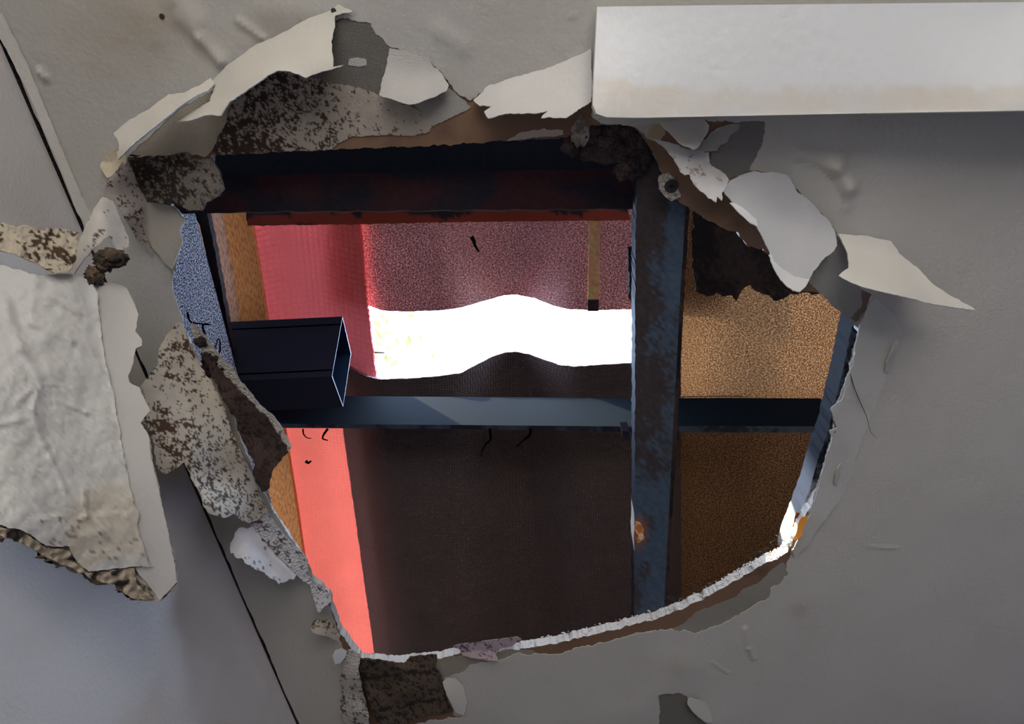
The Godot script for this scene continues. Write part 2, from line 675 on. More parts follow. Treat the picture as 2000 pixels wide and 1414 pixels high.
func ceiling() -> void:
	var c := Node3D.new()
	c.name = "ceiling"
	add_child(c)
	struct(c, "cream painted plasterboard ceiling with a large broken hole", "ceiling")
	# ridges and dents of the paint film: from, to (pixels), width, height (metres)
	var ridges := []
	for r in [[355, 35, 395, 75, 10, 0.0016], [395, 75, 432, 118, 8, 0.003], [350, 0, 385, 40, 14, 0.003], [468, 40, 516, 74, 5, 0.0016], [1090, 40, 1092, 75, 18, -0.003], [1075, 50, 1110, 30, 9, 0.0016],
			[1560, 300, 1630, 325, 12, 0.003], [1630, 325, 1655, 365, 12, 0.0035], [1655, 365, 1650, 400, 12, 0.003], [1570, 340, 1625, 390, 26, -0.004], [1455, 1225, 1462, 1262, 6, 0.0018], [1462, 1262, 1472, 1284, 5, 0.0018],
			[1390, 1290, 1420, 1312, 4, 0.0007], [1700, 1065, 1750, 1068, 4, 0.0006], [1250, 1385, 1330, 1300, 40, 0.0015], [80, 140, 90, 150, 5, 0.002], [520, 20, 640, 25, 18, 0.0015], [300, 40, 300, 60, 22, 0.0014], [860, 60, 905, 90, 12, 0.0012]]:
		var a := on_y(Vector2(r[0], r[1]), CY)
		var b := on_y(Vector2(r[2], r[3]), CY)
		var ra := Vector2(a.x, a.z)
		var rb := Vector2(b.x, b.z)
		ridges.append([ra, rb, r[4] * 0.00066, r[5], (ra + rb) * 0.5, ra.distance_to(rb) * 0.5 + r[4] * 0.00066 * 2.6])
	var low := func(p: Vector2) -> float:
		var h := 0.0011 + 0.0007 * nz2.get_noise_2d(p.x * 5.0, p.y * 5.0)
		for r in ridges:
			if absf(p.x - r[4].x) > r[5] or absf(p.y - r[4].y) > r[5]:
				continue
			var q := Geometry2D.get_closest_point_to_segment(p, r[0], r[1])
			var d2: float = p.distance_squared_to(q) / (r[2] * r[2])
			if d2 < 7.0:
				h += 1.5 * r[3] * exp(-d2)
		return h
	var Fp := func(p: Vector2) -> Vector3: return Vector3(p.x, CY - maxf(0.0006, low.call(p)), p.y)
	var cream := lin(188, 183, 173)
	var stains := []
	for s in [[205, 60, 90, 0.35], [310, 45, 60, 0.45], [540, 40, 60, 0.2], [1320, 1300, 40, 0.35], [1250, 1290, 30, 0.2], [1560, 1190, 28, 0.4], [1590, 900, 60, 0.25], [1330, 410, 10, 0.1], [1000, 30, 60, 0.12]]:
		var a := on_y(Vector2(s[0], s[1]), CY)
		stains.append([Vector2(a.x, a.z), s[2] * 0.00048, s[3]])
	var Cp := func(p: Vector2, P: Vector3) -> Color:
		var k := 1.0 + 0.07 * nz2.get_noise_3dv(P * 7.0)
		var col := Color(cream.r * k, cream.g * k, cream.b * k)
		for s in stains:
			var d: float = p.distance_to(s[0]) / s[1]
			if d < 2.2:
				col = col.lerp(lin(150, 132, 100), s[2] * exp(-d * d) * (0.8 + 0.5 * nz2.get_noise_3dv(P * 40.0)))
		return col
	var wall_x := func(z: float) -> float: return WP.x - (z - WP.z) * WN.z / WN.x
	var gap := 0.0034
	# the part in view is meshed finely, the rest coarsely
	var z0 := 0.1
	var z1 := -1.15
	var x1 := 0.8
	var edge := PackedVector2Array()
	for k in 126:
		var z := lerpf(z0, z1, k / 125.0)
		edge.append(Vector2(wall_x.call(z) + gap + 0.0011 * nz.get_noise_1d(z * 30.0) + 0.0006 * nz.get_noise_1d(z * 110.0), z))
	var inner := edge.duplicate()
	inner.append(Vector2(x1, z1))
	inner.append(Vector2(x1, z0))
	var holes := [to_xz(tear(hole_paint(), 2.2, 4.0, 1.0)), to_xz(tear(pts([1287, 1354, 1300, 1352, 1325, 1351, 1340, 1358, 1348, 1366, 1344, 1375, 1353, 1390, 1377, 1409, 1390, 1440, 1287, 1440]), 1.5, 4.0, 2.0))]
	place("paint_skin", sheet(inner, holes, 0.003, Fp, Cp, 0.0009, lin(205, 200, 190)), M.paint, c)
	var Fc := func(p: Vector2) -> Vector3: return Vector3(p.x, CY, p.y)
	var brown := lin(122, 92, 70)
	var Ck := func(_p: Vector2, P: Vector3) -> Color:
		var k := 1.0 + 0.12 * nz2.get_noise_3dv(P * 12.0)
		var q := Color(brown.r * k, brown.g * k, brown.b * k)
		return q.lerp(lin(70, 52, 42), smoothstep(0.3, 0.5, nz2.get_noise_3dv(P * 25.0)) * 0.6)
	var Cg := func(_p: Vector2, P: Vector3) -> Color:
		var k := nz2.get_noise_3dv(P * 90.0)
		return lin(226, 224, 220).lerp(lin(120, 112, 104), smoothstep(0.2, 0.6, k))
	var core_hole := to_xz(tear(hole_core(), 2.0, 4.0, 3.0))
	place("plasterboard_core", sheet(inner, [core_hole], 0.012, Fc, Ck, 0.0125, Cg, true, lin(206, 196, 184)), M.board, c)
	for r in [[[0.1, 1.54], [-1.0, 1.95]], [[-2.08, -1.15], [-0.6, 1.95]]]:
		var za: float = r[0][0]
		var zb: float = r[0][1]
		var p := PackedVector2Array([Vector2(wall_x.call(za) + gap, za), Vector2(1.95, za), Vector2(1.95, zb), Vector2(wall_x.call(zb) + gap, zb)])
		place("ceiling_board", sheet(p, [], 0.2, func(q: Vector2) -> Vector3: return Vector3(q.x, CY - 0.001, q.y), flat(cream), 0.0135), M.board, c)
	place("ceiling_board", sheet(PackedVector2Array([Vector2(x1, 0.1), Vector2(1.95, 0.1), Vector2(1.95, -1.15), Vector2(x1, -1.15)]), [], 0.2, func(q: Vector2) -> Vector3: return Vector3(q.x, CY - 0.001, q.y), flat(cream), 0.0135), M.board, c)
	# strip of jointing tape along the crack
	var tape_px := pts([2, 25, 20, 60, 50, 120, 85, 205, 120, 290, 160, 385, 190, 440, 172, 448, 150, 415, 128, 355, 105, 300, 84, 252, 60, 192, 36, 145, 12, 95, -10, 60])
	place("joint_tape", sheet(tear(tape_px, 0.8, 8.0), [], 9.0, func(p: Vector2) -> Vector3: return on_y(p, CY - 0.0028), coat(lin(214, 208, 198)), 0.0012), M.paint, c)
	# layers of bared paper between paint and board
	var layer := func(poly: Array, h: float, C: Callable, cell := 7.0, amp := 1.5, m = M.paper) -> void:
		place("paper_layer", sheet(tear(pts(poly), amp), [], cell, func(p: Vector2) -> Vector3: return on_y(p, CY - h), C, 0.0004), m, c)
	layer.call([640, 30, 705, 30, 740, 55, 775, 90, 790, 120, 760, 180, 720, 200, 600, 190, 560, 150, 620, 120], 0.0005, coat(lin(112, 107, 99), 0.08))
	layer.call([682, 114, 700, 112, 716, 116, 716, 127, 700, 130, 680, 127], 0.0009, coat(lin(190, 184, 178)), 4.0, 0.8)
	layer.call([805, 203, 847, 190, 876, 172, 900, 190, 920, 210, 893, 226, 869, 235, 847, 246, 826, 222], 0.0007, coat(lin(160, 155, 146)))
	var thick_dirt := func(p: Vector2) -> float: return clampf(0.93 - (p.x - 440.0) / 330.0 * 0.78 + 0.1 * sin(p.y * 0.05), 0.1, 0.95)
	layer.call([450, 198, 484, 172, 523, 146, 541, 136, 566, 138, 600, 150, 640, 160, 706, 172, 752, 191, 798, 206, 826, 219, 844, 240, 840, 258, 800, 266, 759, 263, 688, 267, 660, 280, 648, 293, 600, 294, 520, 297, 424, 302, 412, 292, 424, 272, 438, 244],
		0.0009, specks(lin(166, 154, 140), lin(62, 46, 38), thick_dirt), 3.0, 1.5)
	layer.call([247, 300, 300, 250, 345, 215, 405, 178, 436, 190, 452, 200, 440, 240, 424, 272, 415, 292, 402, 307, 372, 302, 330, 304, 280, 306], 0.0011, coat(lin(168, 156, 138), 0.05))
	layer.call([249, 306, 300, 303, 345, 300, 368, 301, 360, 308, 330, 312, 270, 311], 0.0016, coat(lin(176, 162, 138), 0.05), 4.0)
	layer.call([1100, 262, 1060, 268, 990, 276, 1000, 268, 1020, 258, 1060, 252, 1100, 254], 0.0006, coat(lin(190, 176, 158)), 5.0)
	layer.call([1384, 316, 1400, 280, 1443, 250, 1450, 232, 1500, 230, 1496, 275, 1483, 310, 1464, 338, 1422, 350], 0.0005, coat(lin(122, 118, 112), 0.07))
	layer.call([1590, 560, 1570, 540, 1600, 500, 1634, 452, 1664, 490, 1668, 522, 1692, 562, 1710, 575, 1698, 612, 1676, 640, 1656, 622, 1628, 600], 0.0005, coat(lin(146, 141, 134), 0.12))
	layer.call([1684, 566, 1703, 573, 1690, 607, 1672, 628, 1662, 622, 1682, 600], 0.0007, coat(lin(112, 96, 84), 0.12), 4.0)
	layer.call([1310, 1232, 1340, 1214, 1360, 1196, 1400, 1180, 1440, 1166, 1450, 1150, 1482, 1140, 1510, 1110, 1530, 1098, 1545, 1120, 1508, 1172, 1455, 1200, 1420, 1222, 1363, 1240], 0.0005, coat(lin(140, 134, 122), 0.1))
	layer.call([848, 1288, 880, 1284, 930, 1276, 1000, 1268, 1040, 1270, 1050, 1282, 960, 1298, 900, 1320, 865, 1330, 850, 1310], 0.0005, coat(lin(150, 140, 124), 0.1))
	layer.call([1282, 1350, 1350, 1348, 1392, 1414, 1392, 1445, 1282, 1445], 0.0005, coat(lin(112, 107, 98), 0.06))
	layer.call([1165, 236, 1292, 236, 1300, 262, 1284, 276, 1262, 270, 1245, 249, 1215, 242, 1175, 244], 0.0008, coat(lin(176, 170, 160), 0.07), 5.0)
	layer.call([1262, 268, 1284, 272, 1300, 262, 1296, 240, 1276, 242], 0.0012, coat(lin(172, 150, 118), 0.07), 4.0)
	# dropped white boxing at the top right
	var bm := Node3D.new()
	bm.name = "trim_1"
	add_child(bm)
	struct(bm, "white painted boxing across the ceiling above the hole's right side", "boxing")
	var Cb := func(p: Vector2, P: Vector3) -> Color:
		var line := 150.0 + 12.0 * nz2.get_noise_1d(p.x * 0.012) + clampf((p.x - 1160.0) * 0.12, 0.0, 26.0) - 0.012 * (p.x - 1200.0)
		var k := smoothstep(line - 4.0, line + 6.0, p.y) * (1.0 - 0.45 * smoothstep(line, line + 90.0, p.y))
		var s := 0.35 + 0.3 * nz2.get_noise_3dv(P * 12.0)
		return lin(232, 231, 228).lerp(lin(218, 196, 160), k * s)
	var drop := rbf([1160, 10, 0.012, 2000, 4, 0.012, 1160, 230, 0.052, 2000, 215, 0.052])
	place("boxing", sheet(pts([1166, 13, 1400, 10, 1700, 7, 2000, 4, 5500, -30, 5500, 180, 2000, 216, 1700, 221, 1400, 227, 1240, 230, 1185, 229, 1165, 222, 1158, 205, 1160, 150]), [], 14.0, func(p: Vector2) -> Vector3: return on_y(p, CY - drop.call(Vector2(minf(p.x, 2000.0), p.y + maxf(0.0, p.x - 2000.0) * 0.01))), Cb, 0.009, lin(226, 224, 220)), M.gloss, bm)


# ---------------------------------------------------------------- the roof
func roof() -> void:
	var r := Node3D.new()
	r.name = "roof"
	add_child(r)
	struct(r)
	var tilt := Basis(Vector3.RIGHT, -atan(ROOF_SLOPE))
	for b in [[-1.0, 2.1, -0.26, 1.7], [-1.0, 2.1, -2.3, -1.2], [-1.0, -0.62, -1.2, -0.26], [0.62, 2.1, -1.2, -0.26]]:
		var zc: float = (b[2] + b[3]) * 0.5
		frame_box("roof_panel", Transform3D(tilt, Vector3((b[0] + b[1]) * 0.5, roof_y(zc) + 0.045, zc)), Vector3(b[1] - b[0], 0.03, (b[3] - b[2]) * 1.02), lin(90, 80, 74), M.board, r)
	# closing boards under the eaves on the left
	var e := Node3D.new()
	e.name = "trim_2"
	add_child(e)
	struct(e)
	frame_box("eaves_board", Transform3D(tilt, Vector3(-0.93, roof_y(0.0) - 0.22, 0.0)), Vector3(0.04, 0.5, 4.6), lin(96, 84, 74), M.board, e)
	box("soffit", Vector3(-0.95, 2.2, -2.2), Vector3(-0.78, 2.23, 2.2), lin(96, 84, 74), M.board, e)
	var sheet_of := func(called: String, label: String, poly: PackedVector2Array, level: float, C: Callable, m: Material, cell: float, thick: float, rim) -> Node3D:
		var o := place(called, sheet(poly, [], cell, func(p: Vector2) -> Vector3: return on_roof(p, level), C, thick, rim, m == M.sheet_dark), m)
		return tag(o, label, "roof sheet")
	sheet_of.call("corrugated_roof_sheet", "mottled purple brown corrugated roof sheet above the bright sky gap", tear(pts([655, 300, 1420, 300, 1420, 604, 1235, 604, 1160, 606, 1110, 604, 1080, 597, 1045, 583, 1010, 576, 985, 577, 955, 585, 920, 596, 890, 603, 850, 607, 800, 609, 750, 607, 735, 603, 722, 597, 690, 590, 655, 590]), 0.5, 6.0),
		0.016, coat(lin(180, 124, 122), 0.12), M.fibre, 9.0, 0.005, lin(120, 84, 90))
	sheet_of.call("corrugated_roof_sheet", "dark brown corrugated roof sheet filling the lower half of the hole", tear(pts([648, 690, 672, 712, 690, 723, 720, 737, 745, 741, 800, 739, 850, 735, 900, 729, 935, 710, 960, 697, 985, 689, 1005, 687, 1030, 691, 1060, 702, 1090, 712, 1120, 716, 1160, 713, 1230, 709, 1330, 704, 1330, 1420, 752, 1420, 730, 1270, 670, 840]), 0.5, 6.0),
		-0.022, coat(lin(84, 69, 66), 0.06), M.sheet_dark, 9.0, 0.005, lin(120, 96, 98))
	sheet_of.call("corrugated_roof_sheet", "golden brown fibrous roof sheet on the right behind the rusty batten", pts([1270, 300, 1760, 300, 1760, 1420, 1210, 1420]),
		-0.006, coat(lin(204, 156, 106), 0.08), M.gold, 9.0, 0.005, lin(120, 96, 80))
	sheet_of.call("translucent_roof_sheet", "glowing pink woven fibreglass roof sheet below the purlin on the left", tear(pts([490, 735, 722, 735, 735, 760, 770, 1000, 810, 1420, 610, 1420]), 0.6, 6.0),
		0.002, coat(lin(228, 114, 96), 0.05), M.fabric, 7.0, 0.004, lin(214, 70, 70))
	sheet_of.call("translucent_roof_sheet", "deep pink woven roof sheet above the box section with a red lit edge", tear(pts([440, 300, 690, 300, 703, 430, 712, 540, 720, 615, 735, 742, 748, 800, 500, 800, 470, 640]), 0.6, 6.0),
		-0.006, coat(lin(222, 104, 104), 0.05), M.fabric_deep, 7.0, 0.004, lin(214, 60, 60))
	place("roof_panel", sheet(pts([1180, 778, 1500, 774, 1800, 764, 1800, 1500, 1160, 1500]), [], 24.0, func(p: Vector2) -> Vector3: return on_roof(p, 0.02), coat(lin(104, 84, 76), 0.06), 0.005), M.board, r)  # added unseen sheet that keeps sun off the lower golden sheet
	# tree beyond the gap
	var tr := thing("tree", "pale green leafy tree seen through the white roof gap", "tree")
	struct(box("ground", Vector3(-25, -0.3, -25), Vector3(25, -0.12, 25), lin(66, 61, 54), M.board))
	var base := at_depth(Vector2(690, 700), 5.0)
	place("trunk", tube([Vector3(-2.6, -0.12, -3.1), Vector3(-2.5, 2.0, -2.9), base + Vector3(-1.2, -1.6, -0.3), base + Vector3(-0.9, -0.3, -0.1)], 0.12, 0.02, lin(96, 80, 62), 10), M.board, tr)
	place("twig", tube([base + Vector3(-0.9, -0.3, -0.1), base, base + Vector3(0.12, 0.05, 0.02), base + Vector3(0.2, 0.08, 0.0)], 0.02, 0.004, lin(110, 90, 60)), M.leaf, tr)
	var lv := SurfaceTool.new()
	lv.begin(Mesh.PRIMITIVE_TRIANGLES)
	var rng := RandomNumberGenerator.new()
	rng.seed = 11
	for k in 46:
		var px := Vector2(735 + rng.randf() * 160.0 * rng.randf(), 612 + rng.randf() * 122.0)
		var P := at_depth(px, 4.8 + rng.randf() * 0.5)
		var u := Vector3(rng.randfn(), rng.randfn(), rng.randfn()).normalized()
		var v := u.cross(Vector3(rng.randfn(), rng.randfn(), rng.randfn())).normalized()
		var L := 0.03 + rng.randf() * 0.03
		var q := [P - u * L, P + v * L * 0.4 + u * L * 0.1, P + u * L, P - v * L * 0.4 + u * L * 0.1]
		var n := u.cross(v)
		for t in [[0, 1, 2], [0, 2, 3]]:
			for i in t:
				lv.set_color(lin(104, 160, 66))
				lv.set_normal(n)
				lv.add_vertex(q[i])
	var fo := place("foliage", lv.commit(), M.leaf, tr)
	fo.set_meta("kind", "stuff")


# ---------------------------------------------------------------- frame in the roof space
func bar(poly: Array, y: float, tall: float, C: Callable, m: Material, called: String, parent: Node, cell := 10.0, amp := 0.0, rim = null) -> MeshInstance3D:
	var p := pts(poly)
	if amp > 0:
		p = tear(p, amp, 6.0)
	return place(called, sheet(p, [], cell, func(q: Vector2) -> Vector3: return on_y(q, y), C, tall, rim), m, parent)


func rusty(c: Color, rust: Color, share: float, big := 16.0) -> Callable:
	return func(_p: Vector2, P: Vector3) -> Color:
		var a := nz2.get_noise_3dv(P * Vector3(big, big, big * 0.6)) + 0.35 * nz.get_noise_3dv(P * 160.0)
		var k := smoothstep(-0.12, 0.14, a + share - 0.5)
		var g := 1.0 + 0.25 * nz.get_noise_3dv(P * 330.0)
		var q := c.lerp(rust, k)
		return Color(q.r * g, q.g * g, q.b * g)


func attic() -> void:
	# vertical rusty batten
	var post := thing("steel_ceiling_batten", "rusty blue grey steel batten running straight down the hole", "batten")
	var blue := lin(70, 84, 98)
	var rust := lin(64, 56, 56)
	var Cp := func(p: Vector2, P: Vector3) -> Color:
		var l := lerpf(1243.0, 1233.0, (p.y - 300.0) / 900.0)
		var w := lerpf(102.0, 66.0, (p.y - 300.0) / 900.0)
		var s := (p.x - l) / w
		var a := nz2.get_noise_3dv(P * Vector3(20, 20, 9)) * 0.9 + 0.3 * nz.get_noise_3dv(P * 190.0)
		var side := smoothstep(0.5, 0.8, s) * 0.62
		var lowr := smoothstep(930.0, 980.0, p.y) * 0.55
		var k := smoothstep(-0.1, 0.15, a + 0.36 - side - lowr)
		var q := blue.lerp(rust, k)
		var o := Vector2((p.x - 1246.0) / 20.0, (p.y - 1040.0) / 34.0).length()
		q = q.lerp(lin(170, 96, 40), clampf(1.2 - o, 0.0, 0.8) * (0.7 + 0.5 * nz.get_noise_3dv(P * 120.0)))
		var g := 1.0 + 0.28 * nz.get_noise_3dv(P * 330.0)
		return Color(q.r * g, q.g * g, q.b * g)
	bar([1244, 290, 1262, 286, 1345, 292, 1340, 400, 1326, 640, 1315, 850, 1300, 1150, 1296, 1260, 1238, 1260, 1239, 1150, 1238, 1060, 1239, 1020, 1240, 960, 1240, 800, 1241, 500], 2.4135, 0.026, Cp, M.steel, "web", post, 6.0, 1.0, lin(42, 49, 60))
	bar([1345, 295, 1352, 295, 1347, 400, 1333, 640, 1322, 850, 1306, 1150, 1301, 1260, 1296, 1260, 1300, 1150, 1315, 850, 1326, 640, 1340, 400], 2.4125, 0.028, rusty(lin(64, 48, 42), lin(36, 30, 30), 0.5), M.steel, "lip", post, 6.0, 0.6)
	bar([1215, 842, 1229, 842, 1230, 860, 1217, 858], 2.50, 0.02, flat(lin(40, 42, 52)), M.dark_steel, "clip", post, 6.0)
	bar([1316, 842, 1327, 842, 1326, 859, 1318, 858], 2.50, 0.02, flat(lin(40, 42, 52)), M.dark_steel, "clip", post, 6.0)
	bar([1228, 490, 1241, 487, 1242, 560, 1240, 600, 1231, 590, 1228, 560], 2.47, 0.01, rusty(lin(44, 42, 50), lin(60, 46, 40), 0.4), M.dark_steel, "rust_scab", post, 5.0, 1.5)
	bar([1242, 1018, 1250, 1022, 1256, 1034, 1260, 1052, 1252, 1058, 1244, 1060, 1246, 1046, 1240, 1036], 2.4125, 0.001, rusty(lin(226, 196, 150), lin(196, 112, 48), 0.4, 90.0), M.steel, "rust_flake", post, 3.0, 1.4)
	var flake := bar([1287, 345, 1305, 338, 1318, 345, 1326, 372, 1330, 385, 1312, 391, 1298, 386, 1288, 370], 2.3985, 0.003, specks(lin(190, 180, 170), lin(120, 104, 92), even(0.3)), M.gypsum, "board_flake", post, 4.0, 1.6)
	# right batten
	var fur := thing("steel_ceiling_batten", "dark slanting steel batten at the right edge of the hole, sunlit at its foot", "batten")
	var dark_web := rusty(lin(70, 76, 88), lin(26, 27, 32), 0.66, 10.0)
	var sunlit_web := rusty(lin(176, 180, 184), lin(150, 96, 62), 0.34, 40.0)  # paler steel at the foot: sunlight painted into the colour, with rust
	var footed := func(p: Vector2, P: Vector3) -> Color: return dark_web.call(p, P).lerp(sunlit_web.call(p, P), smoothstep(920.0, 985.0, p.y + 26.0 * nz.get_noise_3dv(P * 60.0)))
	bar([1672, 612, 1690, 640, 1676, 720, 1656, 800, 1646, 860, 1622, 940, 1600, 1020, 1576, 1090, 1534, 1090, 1540, 1064, 1572, 980, 1594, 910, 1618, 840, 1640, 750, 1660, 660], 2.4135, 0.030, footed, M.steel, "web", fur, 6.0, 1.2, func(m: Vector2, _P: Vector3) -> Color: return lin(34, 39, 48).lerp(lin(168, 172, 176), smoothstep(890.0, 960.0, m.y)))  # rim colour also lightened at the foot to stand for sunlight
	bar([1556, 1000, 1563, 1003, 1562, 1030, 1556, 1052, 1546, 1056, 1545, 1040], 2.4128, 0.001, rusty(lin(190, 110, 60), lin(120, 60, 34), 0.4, 60.0), M.steel, "rust_patch", fur, 4.0, 1.5)
	# purlin across
	var pur := thing("steel_roof_purlin", "dark navy steel purlin crossing the hole behind the rusty batten", "purlin")
	bar([430, 826, 600, 828, 900, 830, 1240, 833, 1420, 832, 1640, 833, 1640, 845, 1420, 845, 1240, 844, 900, 838, 600, 836, 430, 835], 2.61, 0.075, rusty(lin(64, 72, 82), lin(40, 42, 50), 0.4), M.dark_steel, "channel", pur, 8.0, 0.0, lin(12, 17, 28))
	# beams along the top
	var bm := thing("steel_beam", "black dust covered beam along the top of the hole", "beam")
	var dusty := func(p: Vector2, P: Vector3) -> Color:
		var a := nz2.get_noise_3dv(P * Vector3(11, 11, 26))
		var q := lin(66, 42, 44).lerp(lin(46, 42, 48), smoothstep(-0.25, 0.2, a))
		var g := 1.0 + 0.2 * nz.get_noise_3dv(P * 260.0)
		return Color(q.r * g, q.g * g, q.b * g)
	bar([330, 344, 560, 341, 900, 335, 1242, 329, 1242, 408, 900, 411, 560, 414, 330, 418], 2.44, 0.13, dusty, M.dark_steel, "flange", bm, 7.0, 0.5, lin(22, 22, 30))
	place("cobweb", tube(range(0, 30).map(func(k): return on_y(Vector2(420 + k * 28.0, 415.0 - k * 0.22 + 1.5 * sin(k * 2.3)), 2.4388)), 0.0005, 0.0005, lin(200, 196, 200), 4), M.paper, bm)
	var rb := thing("red_oxide_batten", "red oxide painted batten just below the black beam", "batten")
	var ro := func(p: Vector2, P: Vector3) -> Color:
		var a := nz2.get_noise_3dv(P * 18.0) + 0.2 * nz.get_noise_3dv(P * 90.0) - clampf((p.x - 900.0) / 900.0, -0.2, 0.3) + clampf((416.0 - p.y) / 40.0, -0.3, 0.3)
		return lin(186, 72, 48).lerp(lin(60, 40, 44), smoothstep(0.0, 0.12, a - 0.05))
	bar([478, 385, 900, 383, 1222, 378, 1226, 408, 1232, 430, 1150, 431, 900, 434, 700, 438, 483, 441], 2.545, 0.05, ro, M.red, "face", rb, 6.0, 0.8)
	# wall plate, rafter
	tag(bar([360, 392, 402, 400, 425, 520, 446, 640, 470, 760, 452, 760, 436, 660, 418, 570, 390, 440], 2.632, 0.012, rusty(lin(46, 36, 36), lin(30, 24, 28), 0.4), M.board, "timber_wall_plate", self, 7.0, 1.0), "narrow black timber plate between blue wall and orange board", "timber")
	var wood := func(p: Vector2, P: Vector3) -> Color:
		var l := 405.0 + (p.y - 418.0) * 0.16
		var s := (p.x - l) / 84.0
		var q := lin(244, 170, 104).lerp(lin(226, 186, 168), 1.0 - smoothstep(0.30, 0.42, s))
		var g := 1.0 + 0.22 * sin((P.x * 0.8 + P.z) * 620.0 + 4.0 * nz2.get_noise_3dv(P * 20.0)) * maxf(0.0, nz2.get_noise_3dv(P * 40.0) + 0.25)
		if absf(s - 0.36) < 0.025:
			g *= 0.75
		return Color(q.r * g, q.g * g, q.b * g)
	var roof_n := Vector3(0, 1, -ROOF_SLOPE).normalized()
	var board_at := Vector3(0, roof_y(0.0) - 0.014, 0)
	tag(place("timber_board", sheet(pts([40, 300, 474, 300, 482, 380, 520, 622, 580, 1000, 640, 1420, 300, 1420]), [], 6.0, func(p: Vector2) -> Vector3: return on_plane(p, board_at, roof_n), wood, 0.012), M.wood), "sawn orange timber board between black plate and pink roof sheet", "timber")
	# cut box section
	var e0 := on_y(Vector2(648, 735), 2.605)
	var e1 := on_y(Vector2(669, 618), 2.70)
	var e2 := on_y(Vector2(686, 690), 2.70)
	var e3 := on_y(Vector2(670, 795), 2.605)
	var dirv := (on_y(Vector2(440, 629), 2.70) - e1) * 1.35
	var V := PackedVector3Array()
	var N := PackedVector3Array()
	var K := PackedColorArray()
	var I := PackedInt32Array()
	var ring := [e0, e1, e2, e3]
	var mid := (e0 + e1 + e2 + e3) * 0.25
	var quad := func(a: Vector3, b: Vector3, c: Vector3, d: Vector3, away: Vector3, col: Color) -> void:
		var n := (b - a).cross(c - a).normalized()
		var f := n.dot((a + b + c + d) * 0.25 - away) < 0
		if f:
			n = -n
		var at := V.size()
		for P in [a, b, c, d]:
			V.append(P)
			N.append(n)
			K.append(col)
		I.append_array(PackedInt32Array([at, at + 1, at + 2, at, at + 2, at + 3] if f else [at, at + 2, at + 1, at, at + 3, at + 2]))
	var dk := lin(40, 42, 52)
	for k in 4:
		var a: Vector3 = ring[k]
		var b: Vector3 = ring[(k + 1) % 4]
		var ai := a + (mid - a).normalized() * 0.0022
		var bi := b + (mid - b).normalized() * 0.0022
		var far := mid + dirv * 0.5
		quad.call(a, b, b + dirv, a + dirv, far, dk)
		quad.call(ai, bi, bi + dirv, ai + dirv, far * 2.0 - (a + b) * 0.5, lin(36, 52, 72))
		quad.call(a, b, bi, ai, mid + dirv, lin(200, 206, 214))
	# groove lines along the near face
	var tb := thing("metal_box_section", "dark hollow metal box section with its cut end open", "box section")
	place("shell", mesh_of(V, N, K, I), M.dark_steel, tb)
	var out_n := (e1 - e0).cross(dirv).normalized()
	if out_n.dot(EYE - e0) < 0:
		out_n = -out_n
	for f in [0.1, 0.86]:
		var s0: Vector3 = e0.lerp(e1, f)
		place("fold_line", tube([s0 + out_n * 0.0002, s0 + dirv + out_n * 0.0002], 0.0011, 0.0011, lin(44, 46, 56), 6), M.dark_steel, tb)
	# torn tar paper
	tag(bar([1352, 392, 1400, 380, 1600, 420, 1600, 575, 1566, 570, 1552, 578, 1530, 583, 1510, 588, 1495, 577, 1480, 567, 1466, 558, 1455, 562, 1440, 586, 1428, 574, 1412, 580, 1400, 571, 1380, 579, 1358, 567, 1352, 520], 2.60, 0.002, rusty(lin(104, 84, 78), lin(66, 54, 54), 0.5, 20.0), M.felt, "tar_paper", self, 5.0, 3.5), "ragged black tar paper hanging over the golden roof sheet", "tar paper")
	# metal strap
	var st := thing("roof_strap", "yellowed metal strap hooked over the upper roof sheet", "strap")
	var poly := pts([1151, 425, 1173, 425, 1170, 588, 1148, 588])
	place("strip", sheet(poly, [], 5.0, func(p: Vector2) -> Vector3: return on_roof(p, 0.004), rusty(lin(250, 192, 140), lin(240, 216, 140), 0.3, 60.0), 0.002), M.red, st)
	place("hook", sheet(pts([1148, 586, 1170, 586, 1169, 608, 1148, 608]), [], 5.0, func(p: Vector2) -> Vector3: return on_roof(p, 0.001), flat(lin(70, 56, 62)), 0.003), M.dark_steel, st)


# ---------------------------------------------------------------- torn paint and paper
func flap(called: String, label: String, category: String, poly: Array, ctrl: Array, C: Callable, m: Material, cell := 6.0, amp := 1.2, thick := 0.0008, rim = null, group := "") -> MeshInstance3D:
	var H := rbf(ctrl)
	var F := func(p: Vector2) -> Vector3: return on_y(p, CY - maxf(0.0018, H.call(p)))
	var o := place(called, sheet(tear(pts(poly), amp, 4.0, poly[0] * 0.01), [], cell, F, C, thick, rim), m)
	tag(o, label, category, group)
	return o


